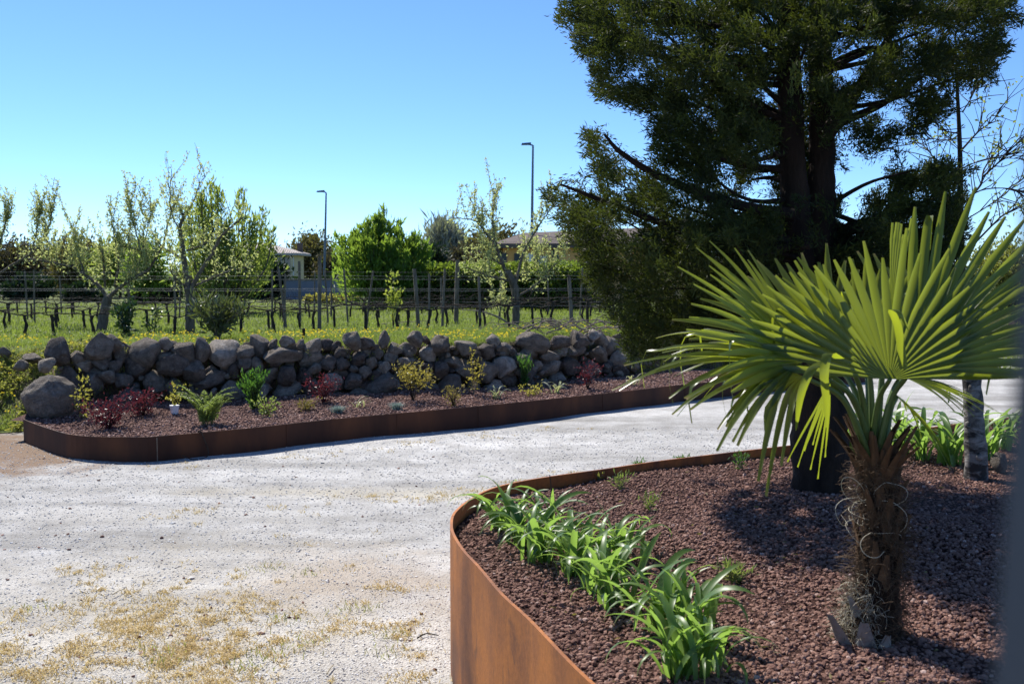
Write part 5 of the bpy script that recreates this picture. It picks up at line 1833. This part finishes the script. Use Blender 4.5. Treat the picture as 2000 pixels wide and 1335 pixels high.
# ------------------------------------------------------------------ birch at the right of the planter
m, t, out = newmat('birch_bark')
co = objco(t)
mp = t.nodes.new('ShaderNodeMapping'); mp.inputs['Scale'].default_value = (1, 1, 2.2); t.links.new(co, mp.inputs[0])
n1 = noise_tex(t, 7, 6, .65, mp.outputs[0], .5)
c = ramp(t, n1, [(0.44, (0.03, 0.026, 0.024)), (0.53, (0.16, 0.145, 0.13)), (0.72, (0.40, 0.375, 0.345))])
principled(t, out, c, .75, .25, bump(t, n1, .8, .02))
M['birch'] = m
bb = on_bed(1908, 938)
BD = float(bb[1])
birch = thing('birch_tree', 'slender grey white barked tree with bare branches at the right', 'tree', tuple(bb))
tb = MB(); lf = MB()
def bpts(pts, dd=0.0):
    return np.array([at(x, y, BD + dd * i / max(1, len(pts) - 1)) for i, (x, y) in enumerate(pts)])
sB = m_per_px(BD)
trunk = bez(np.vstack([bb - np.array([0, 0, .1]), bpts([(1905, 860), (1899, 760), (1894, 680), (1884, 600), (1877, 480), (1875, 300), (1869, 160), (1866, 60)])]), 44)
tR = np.interp(np.linspace(0, 1, 44), [0, .12, .3, .5, .7, 1], [24, 20, 17, 9, 5.5, 1.5]) * sB
tube(tb, trunk[:20], tR[:20], 12, wob=.09)
for kz, az_ in ((.18, 3.6), (.27, 4.2), (.38, 3.9), (.10, 4.6)):
    i_ = int(kz * 43)
    kv = ICO1[0] * np.array([.022, .022, .03]) + trunk[i_] + np.array([math.cos(az_), math.sin(az_), 0]) * tR[i_] * .85
    tb.add(kv, ICO1[1])
ub = MB()
tube(ub, trunk[19:], tR[19:] * .98, 8, wob=.05)
BR = [([(1880, 291), (1910, 258), (1937, 237), (1967, 201)], 3.0), ([(1874, 261), (1844, 255), (1820, 234)], 2.6), ([(1872, 264), (1853, 273), (1811, 270)], 2.2), ([(1880, 470), (1850, 380), (1826, 315), (1808, 288), (1790, 276)], 3),
      ([(1877, 440), (1892, 390), (1916, 360), (1922, 330), (1946, 297), (1975, 270)], 4.5), ([(1920, 345), (1955, 312), (2000, 265)], 3), ([(1880, 219), (1898, 189), (1910, 160)], 2.2), ([(1880, 500), (1946, 432), (1970, 414), (2010, 400)], 3.2),
      ([(1877, 400), (1915, 372), (1970, 368), (2010, 380)], 2.4), ([(1872, 200), (1850, 175), (1835, 150)], 1.8), ([(1876, 330), (1930, 310), (2000, 310)], 2), ([(1885, 430), (1940, 395), (2010, 340)], 2), ([(1873, 330), (1850, 330), (1825, 345)], 1.8)]
rg = random.Random(5)
for k, (pts, r0) in enumerate(BR):
    P = bez(bpts(pts, rg.uniform(-.5, .5)), 16)
    tube(ub, P, np.linspace(r0 * .7, .6, 16) * sB, 5)
    for q in range(15):
        i_ = rg.randrange(4, 16)
        dv = unit(P[i_] - P[max(0, i_ - 3)] + np.array([rg.gauss(0, .05), rg.gauss(0, .06), rg.gauss(.025, .05)]))
        Ls = rg.uniform(.10, .30)
        tw = bez([P[i_], P[i_] + dv * Ls * .5 + RNG.normal(0, .012, 3), P[i_] + dv * Ls + RNG.normal(0, .03, 3)], 6)
        tube(ub, tw, np.linspace(.0032, .0014, 6), 4)
        m_ = rg.randint(0, 5)
        if m_:
            pos = tw[RNG.integers(2, 6, m_)] + RNG.normal(0, .012, (m_, 3))
            leaves(lf, pos, rdir(m_), .026, .016)
mk('trunk', tb, M['birch'], birch, smooth=True)
mk('branches', ub, M['bark_vine'], birch, smooth=True)
tag(mk('buds', lf, M['bud_leaf'], birch), kind='stuff')

# ------------------------------------------------------------------ palm
pb = on_bed(1698, 1250)
PD = float(pb[1])
palm = thing('fan_palm', 'young fan palm with shaggy brown trunk and big green fans in the lava bed', 'palm', tuple(pb))
M['palm_trunk'] = simple_mat('palm_trunk', (0.018, 0.011, 0.008), (0.06, 0.036, 0.022), 30, .95, .1, 1.0, .02, 6, (1, 1, .5))
M['dry_boot'] = simple_mat('dry_leaf_base', (0.05, 0.028, 0.015), (0.14, 0.075, 0.036), 25, .8, .2, .5, .01, 5, (1, 1, .3))
M['pale_boot'] = simple_mat('pale_dead_base', (0.15, 0.135, 0.12), (0.30, 0.275, 0.25), 18, .8, .25, .5, .01)
sp = m_per_px(PD)
tl = bez(np.array([pb - np.array([0, 0, .06]), at(1708, 1165, PD), at(1722, 1060, PD + .02), at(1718, 960, PD + .02), at(1706, 880, PD + .02)]), 30)
tr_r = np.interp(np.linspace(0, 1, 30), [0, .12, .3, .55, .8, 1], [66, 54, 41, 36, 32, 22]) * sp
tb = MB(); tube(tb, tl, tr_r, 18, wob=.10)
mk('trunk', tb, M['palm_trunk'], palm, smooth=True)
# leaf bases: overlapping pointed boots
def boot(u, az, L, w, tiltout):
    i_ = int(u * 29); c_ = tl[i_]; r_ = tr_r[i_] * .96
    o_ = np.array([math.cos(az), math.sin(az), 0]); s_ = np.array([-math.sin(az), math.cos(az), 0])
    up = np.array([0, 0, 1.0])
    V = []
    for k in range(5):
        q = k / 4
        ctr = c_ + o_ * (r_ + tiltout * q ** 1.5 * L) + up * L * q
        ww = w * (1 - .75 * q) / 2
        V += [ctr - s_ * ww - o_ * ww * .35, ctr + o_ * .008, ctr + s_ * ww - o_ * ww * .35]
    F_ = []
    for k in range(4):
        F_ += [[3 * k, 3 * k + 1, 3 * k + 4, 3 * k + 3], [3 * k + 1, 3 * k + 2, 3 * k + 5, 3 * k + 4]]
    mb = MB(); mb.add(np.array(V), np.array(F_)); return mb
rg = random.Random(9)
for k in range(26):
    u = .80 + .18 * rg.random()
    mk('leaf_base', boot(u, rg.uniform(0, TAU), rg.uniform(.10, .17), rg.uniform(.03, .05), rg.uniform(.35, .8)), M['dry_boot'], palm, smooth=True)
for k in range(44):
    u = .30 + .66 * k / 44; az = k * 2.399 + rg.uniform(-.2, .2)
    mk('leaf_base', boot(u, az, rg.uniform(.07, .13), rg.uniform(.035, .06), rg.uniform(.08, .32)), M['dry_boot'], palm, smooth=True)
for u, az, L, w, to in ((.03, math.pi + .45, .17, .11, .42), (.04, math.pi + 1.1, .13, .09, .3), (.05, math.pi + 1.7, .09, .07, .25), (.20, math.pi + .5, .08, .06, .4)):
    mk('leaf_base', boot(u, az, L, w, to), M['pale_boot'], palm, smooth=True)['label'] = 'pale grey split dead leaf base low on the trunk'
# fibres
def fibres(n, u0, u1, az0, az1, length, thick, curl, mat, name):
    mb = MB()
    for k in range(n):
        u = random.uniform(u0, u1); az = random.uniform(az0, az1)
        i_ = int(u * 29)
        o_ = np.array([math.cos(az), math.sin(az), 0]); s_ = np.array([-math.sin(az), math.cos(az), 0])
        p = tl[i_] + o_ * tr_r[i_] * random.uniform(.95, 1.06)
        L = length * random.uniform(.5, 1.4)
        d_ = unit(o_ * random.uniform(.1, .6) + s_ * random.gauss(0, .6) + np.array([0, 0, random.gauss(.1, .7)]))
        q = [p]
        nj = 9 if 'curly' in name else 5
        ax = rdir(1)[0]
        for j_ in range(nj):
            d_ = unit(d_ + np.cross(ax, d_) * curl * .9 + RNG.normal(size=3) * curl * .3 + np.array([0, 0, -.10]))
            q.append(q[-1] + d_ * L / nj)
        if 'curly' in name: q = bez(q, 24)
        tube(mb, q, thick, 3, random.random(), cap=False)
    tag(mk(name, mb, M[mat], palm), kind='stuff')
fibres(2600, .05, .97, 0, TAU, .07, .0007, .3, 'fibre', 'trunk_fibre')
fibres(420, .06, .34, math.pi * .85, math.pi * 1.45, .06, .0006, .35, 'fibre_pale', 'frayed_fibre')
fibres(16, .55, .85, math.pi * .85, math.pi * 1.3, .22, .0010, .8, 'fibre_pale', 'curly_fibre')

# fans
NB = 13


def fan(hub, tip, nrm, spread, nseg, seed, fuse=.52, droop=.12, cup=.10, width=1.0, asym=0.0, fold_p=.05, lenvar=.06, tilt=0.0, stem_from=None, back=.25):
    rg = random.Random(seed)
    hub = np.asarray(hub); tip = np.asarray(tip)
    a = tip - hub; R = np.linalg.norm(a); a = a / R
    nrm = np.asarray(nrm, float); nrm = unit(nrm - a * np.dot(nrm, a))
    b = np.cross(nrm, a)
    # petiole: part of the palm; its leaflets are sub-parts
    tb = MB()
    p0 = tl[-3] + np.array([rg.uniform(-.02, .02), rg.uniform(-.02, .02), -.02]) if stem_from is None else np.asarray(stem_from)
    mid = p0 * .45 + hub * .55 + np.array([0, 0, .05]) - (hub - p0) * np.array([.12, .12, 0])
    st = bez([p0, mid, hub], 14)
    tube(tb, st, np.linspace(.0115, .0065, 14), 7)
    leaf = mk('leaf', tb, M['petiole'], palm, smooth=True, origin=p0)
    dth = math.radians(spread) / nseg
    for k in range(nseg):
        q = (k + .5) / nseg - .5
        th = q * math.radians(spread) + asym
        e = math.cos(th * .5)
        L = R * (.66 + .34 * e) * (1 + rg.gauss(0, lenvar))
        dirv = math.cos(th) * a + math.sin(th) * b
        sidev = -math.sin(th) * a + math.cos(th) * b
        jn = rg.gauss(0, .11); js = rg.gauss(0, .035)
        bent = rg.random() < fold_p
        fb = rg.uniform(.62, .8)
        dr = droop * rg.uniform(.6, 1.5)
        V = []
        rf = fuse * R
        pos_prev = hub.copy()
        wmax = 2 * rf * math.tan(dth / 2) * width
        for j_ in range(NB):
            s_ = j_ / (NB - 1)
            r_ = L * s_
            if r_ < rf:
                w = 2 * r_ * math.tan(dth / 2) * 1.04
            else:
                x_ = (r_ - rf) / (L - rf)
                w = wmax * (1.0 + .12 * math.sin(min(1, x_ * 2) * math.pi / 2)) * (1 - .45 * x_) * (1 - x_ ** 5) ** .8 + (.008 if s_ > .99 else 0)
            lift = cup * R * (s_ ** 2) * (1 - .5 * s_) + jn * R * .3 * max(0, s_ - fuse)
            pos = hub + dirv * r_ + nrm * lift + sidev * js * max(0, r_ - rf)
            pos[2] -= dr * R * max(0, s_ - .15) ** 2.2
            if bent and s_ > fb:
                pb_ = hub + dirv * L * fb + nrm * lift
                x_ = (s_ - fb) * L; t_ = (s_ - fb) / (1 - fb)
                pb_[2] -= dr * R * max(0, fb - .15) ** 2.2
                pos = pb_ + dirv * x_ * (1 - .75 * t_) + np.array([0, 0, -1.0]) * x_ * t_ ** .8
            f_ = .38 if r_ < rf else .38 * (1 - .6 * max(0, s_ - fuse) / (1 - fuse))
            V += [pos + sidev * w / 2 + nrm * w * f_ * .5, pos - nrm * w * f_ * .5, pos - sidev * w / 2 + nrm * w * f_ * .5]
        i = np.arange(NB - 1)[:, None] * 3
        F_ = np.concatenate([i + np.array([[0, 1, 4, 3]]), i + np.array([[1, 2, 5, 4]])])
        tn = np.full(NB * 3, min(1, max(0, rg.gauss(.5, .25))))
        if rg.random() < .75:
            tn[-3:] = rg.uniform(1.6, 2.3)
            if rg.random() < .3: tn[-6:-3] = rg.uniform(1.2, 1.7)
        mb = MB(); mb.add(np.array(V), F_, tn)
        mk('leaflet', mb, M['palm_leaf'], leaf, smooth=True, origin=hub)
    return leaf


d = PD
def pp(px, py, dd):
    return at(px, py, d + dd)


fan(pp(1738, 740, -.14), pp(1722, 476, -.02), (0.05, -.95, .35), 178, 23, 1, fuse=.50, droop=.05, cup=.10, fold_p=.04, lenvar=.08)
fan(pp(1575, 704, -.05), pp(1340, 535, -.12), (-.15, -.55, .85), 112, 18, 2, fuse=.52, droop=.12, cup=.12, lenvar=.09)
fan(pp(1560, 712, -.10), pp(1255, 682, -.20), (0.0, -.38, .92), 108, 20, 3, fuse=.46, droop=.36, cup=.12, fold_p=.25, lenvar=.1)
fan(pp(1570, 735, -.15), pp(1365, 712, -.28), (-.3, -.45, .8), 98, 15, 4, fuse=.46, droop=.70, cup=.08, fold_p=.3, lenvar=.1)
fan(pp(1780, 712, .0), pp(1950, 408, .08), (-.35, -.85, .3), 58, 10, 5, droop=.03, cup=.05)
fan(pp(1770, 738, .10), pp(1915, 762, .10), (.25, -.15, .95), 150, 20, 6, fuse=.4, droop=.28, cup=.06)
fan(pp(1782, 722, -.08), pp(2015, 582, -.12), (.1, -.75, .65), 78, 12, 7, droop=.06, cup=.08)
fan(pp(1690, 702, .20), pp(1640, 490, .42), (0, -.5, .85), 150, 20, 8, droop=.10, cup=.12)
fan(pp(1738, 640, .05), pp(1760, 440, .10), (-.2, -.95, .0), 12, 7, 9, fuse=.8, droop=0.0, cup=.02, width=1.4)
fan(pp(1612, 692, .25), pp(1440, 512, .50), (-.25, -.45, .85), 120, 18, 10, droop=.12, cup=.12)
fan(pp(1622, 742, -.10), pp(1582, 890, -.10), (0.5, -.55, .3), 46, 7, 11, fuse=.40, droop=.10, cup=-.05, fold_p=.1, lenvar=.12)
fan(pp(1795, 700, .25), pp(1905, 522, .5), (.2, -.5, .8), 120, 18, 12, droop=.12, cup=.1)
fan(pp(1652, 702, -.12), pp(1488, 545, -.06), (-.15, -.8, .6), 82, 11, 13, droop=.06, cup=.10)
fan(pp(1692, 692, .0), pp(1664, 588, .07), (-.39, .53, .75), 200, 20, 16, fuse=.6, droop=.04, cup=.05)  # extra fan added unseen behind the main one to shade its centre
fan(pp(1752, 775, .12), pp(1835, 840, .2), (0.3, -.3, .8), 90, 10, 15, fuse=.4, droop=.35, cup=0)

# bent pale tips hanging in front of the main fan
def bent_strip(pts, w, seedt):
    P = bez(np.array(pts), 12)
    V = []
    for k, p_ in enumerate(P):
        ww = w * (1 - (k / 11) ** 3 * .85) / 2
        V += [p_ - np.array([ww, 0, 0]), p_ + np.array([0, -ww * .4, 0]), p_ + np.array([ww, .004, 0])]
    i = np.arange(11)[:, None] * 3
    F_ = np.concatenate([i + np.array([[0, 1, 4, 3]]), i + np.array([[1, 2, 5, 4]])])
    mb = MB(); mb.add(np.array(V), F_, seedt)
    return mb
leaf0 = [o for o in palm.children if o.name.startswith('leaf') and not o.name.startswith('leaf_')][0]
for pts, w_ in (([(1640, 700, -.30), (1618, 690, -.36), (1610, 730, -.38), (1614, 780, -.37), (1615, 835, -.36)], .030), ([(1610, 705, -.28), (1585, 722, -.36), (1565, 770, -.38), (1555, 840, -.36)], .030),
                ([(1765, 720, -.20), (1755, 640, -.22), (1742, 606, -.26), (1758, 612, -.29), (1775, 645, -.28)], .026)):
    mk('leaflet', bent_strip([pp(*q) for q in pts], w_, .8), M['palm_leaf'], leaf0, smooth=True)

# ------------------------------------------------------------------ dark post close to the camera at the right
M['grey_post'] = simple_mat('grey_post', (0.045, 0.054, 0.066), (0.06, 0.07, 0.085), 6, .6, .3, .1)
q0 = np.array([0.0379, .20, 0]); q1 = np.array([0.1225, .20, 2.5])
post = thing('grey_post', 'leaning out of focus dark blue grey post close to the camera at the right edge', 'post', (q0[0] + .02, q0[1], 0))
mb = MB()
V = []
for p_, in ((q0,), (q1,)):
    V += [p_ + np.array([0.0, 0, 0]), p_ + np.array([.025, 0, 0]), p_ + np.array([.035, .018, 0]), p_ + np.array([.020, .025, 0])]
mb.add(np.array(V), [[0, 3, 2, 1], [4, 5, 6, 7], [0, 1, 5, 4], [1, 2, 6, 5], [2, 3, 7, 6], [3, 0, 4, 7]])
mk('post_body', mb, M['grey_post'], post)
mb = MB(); box(mb, (q0[0] + .022, q0[1] + .022, .006), (.10, .10, .012)); mk('base_plate', mb, M['grey_post'], post)
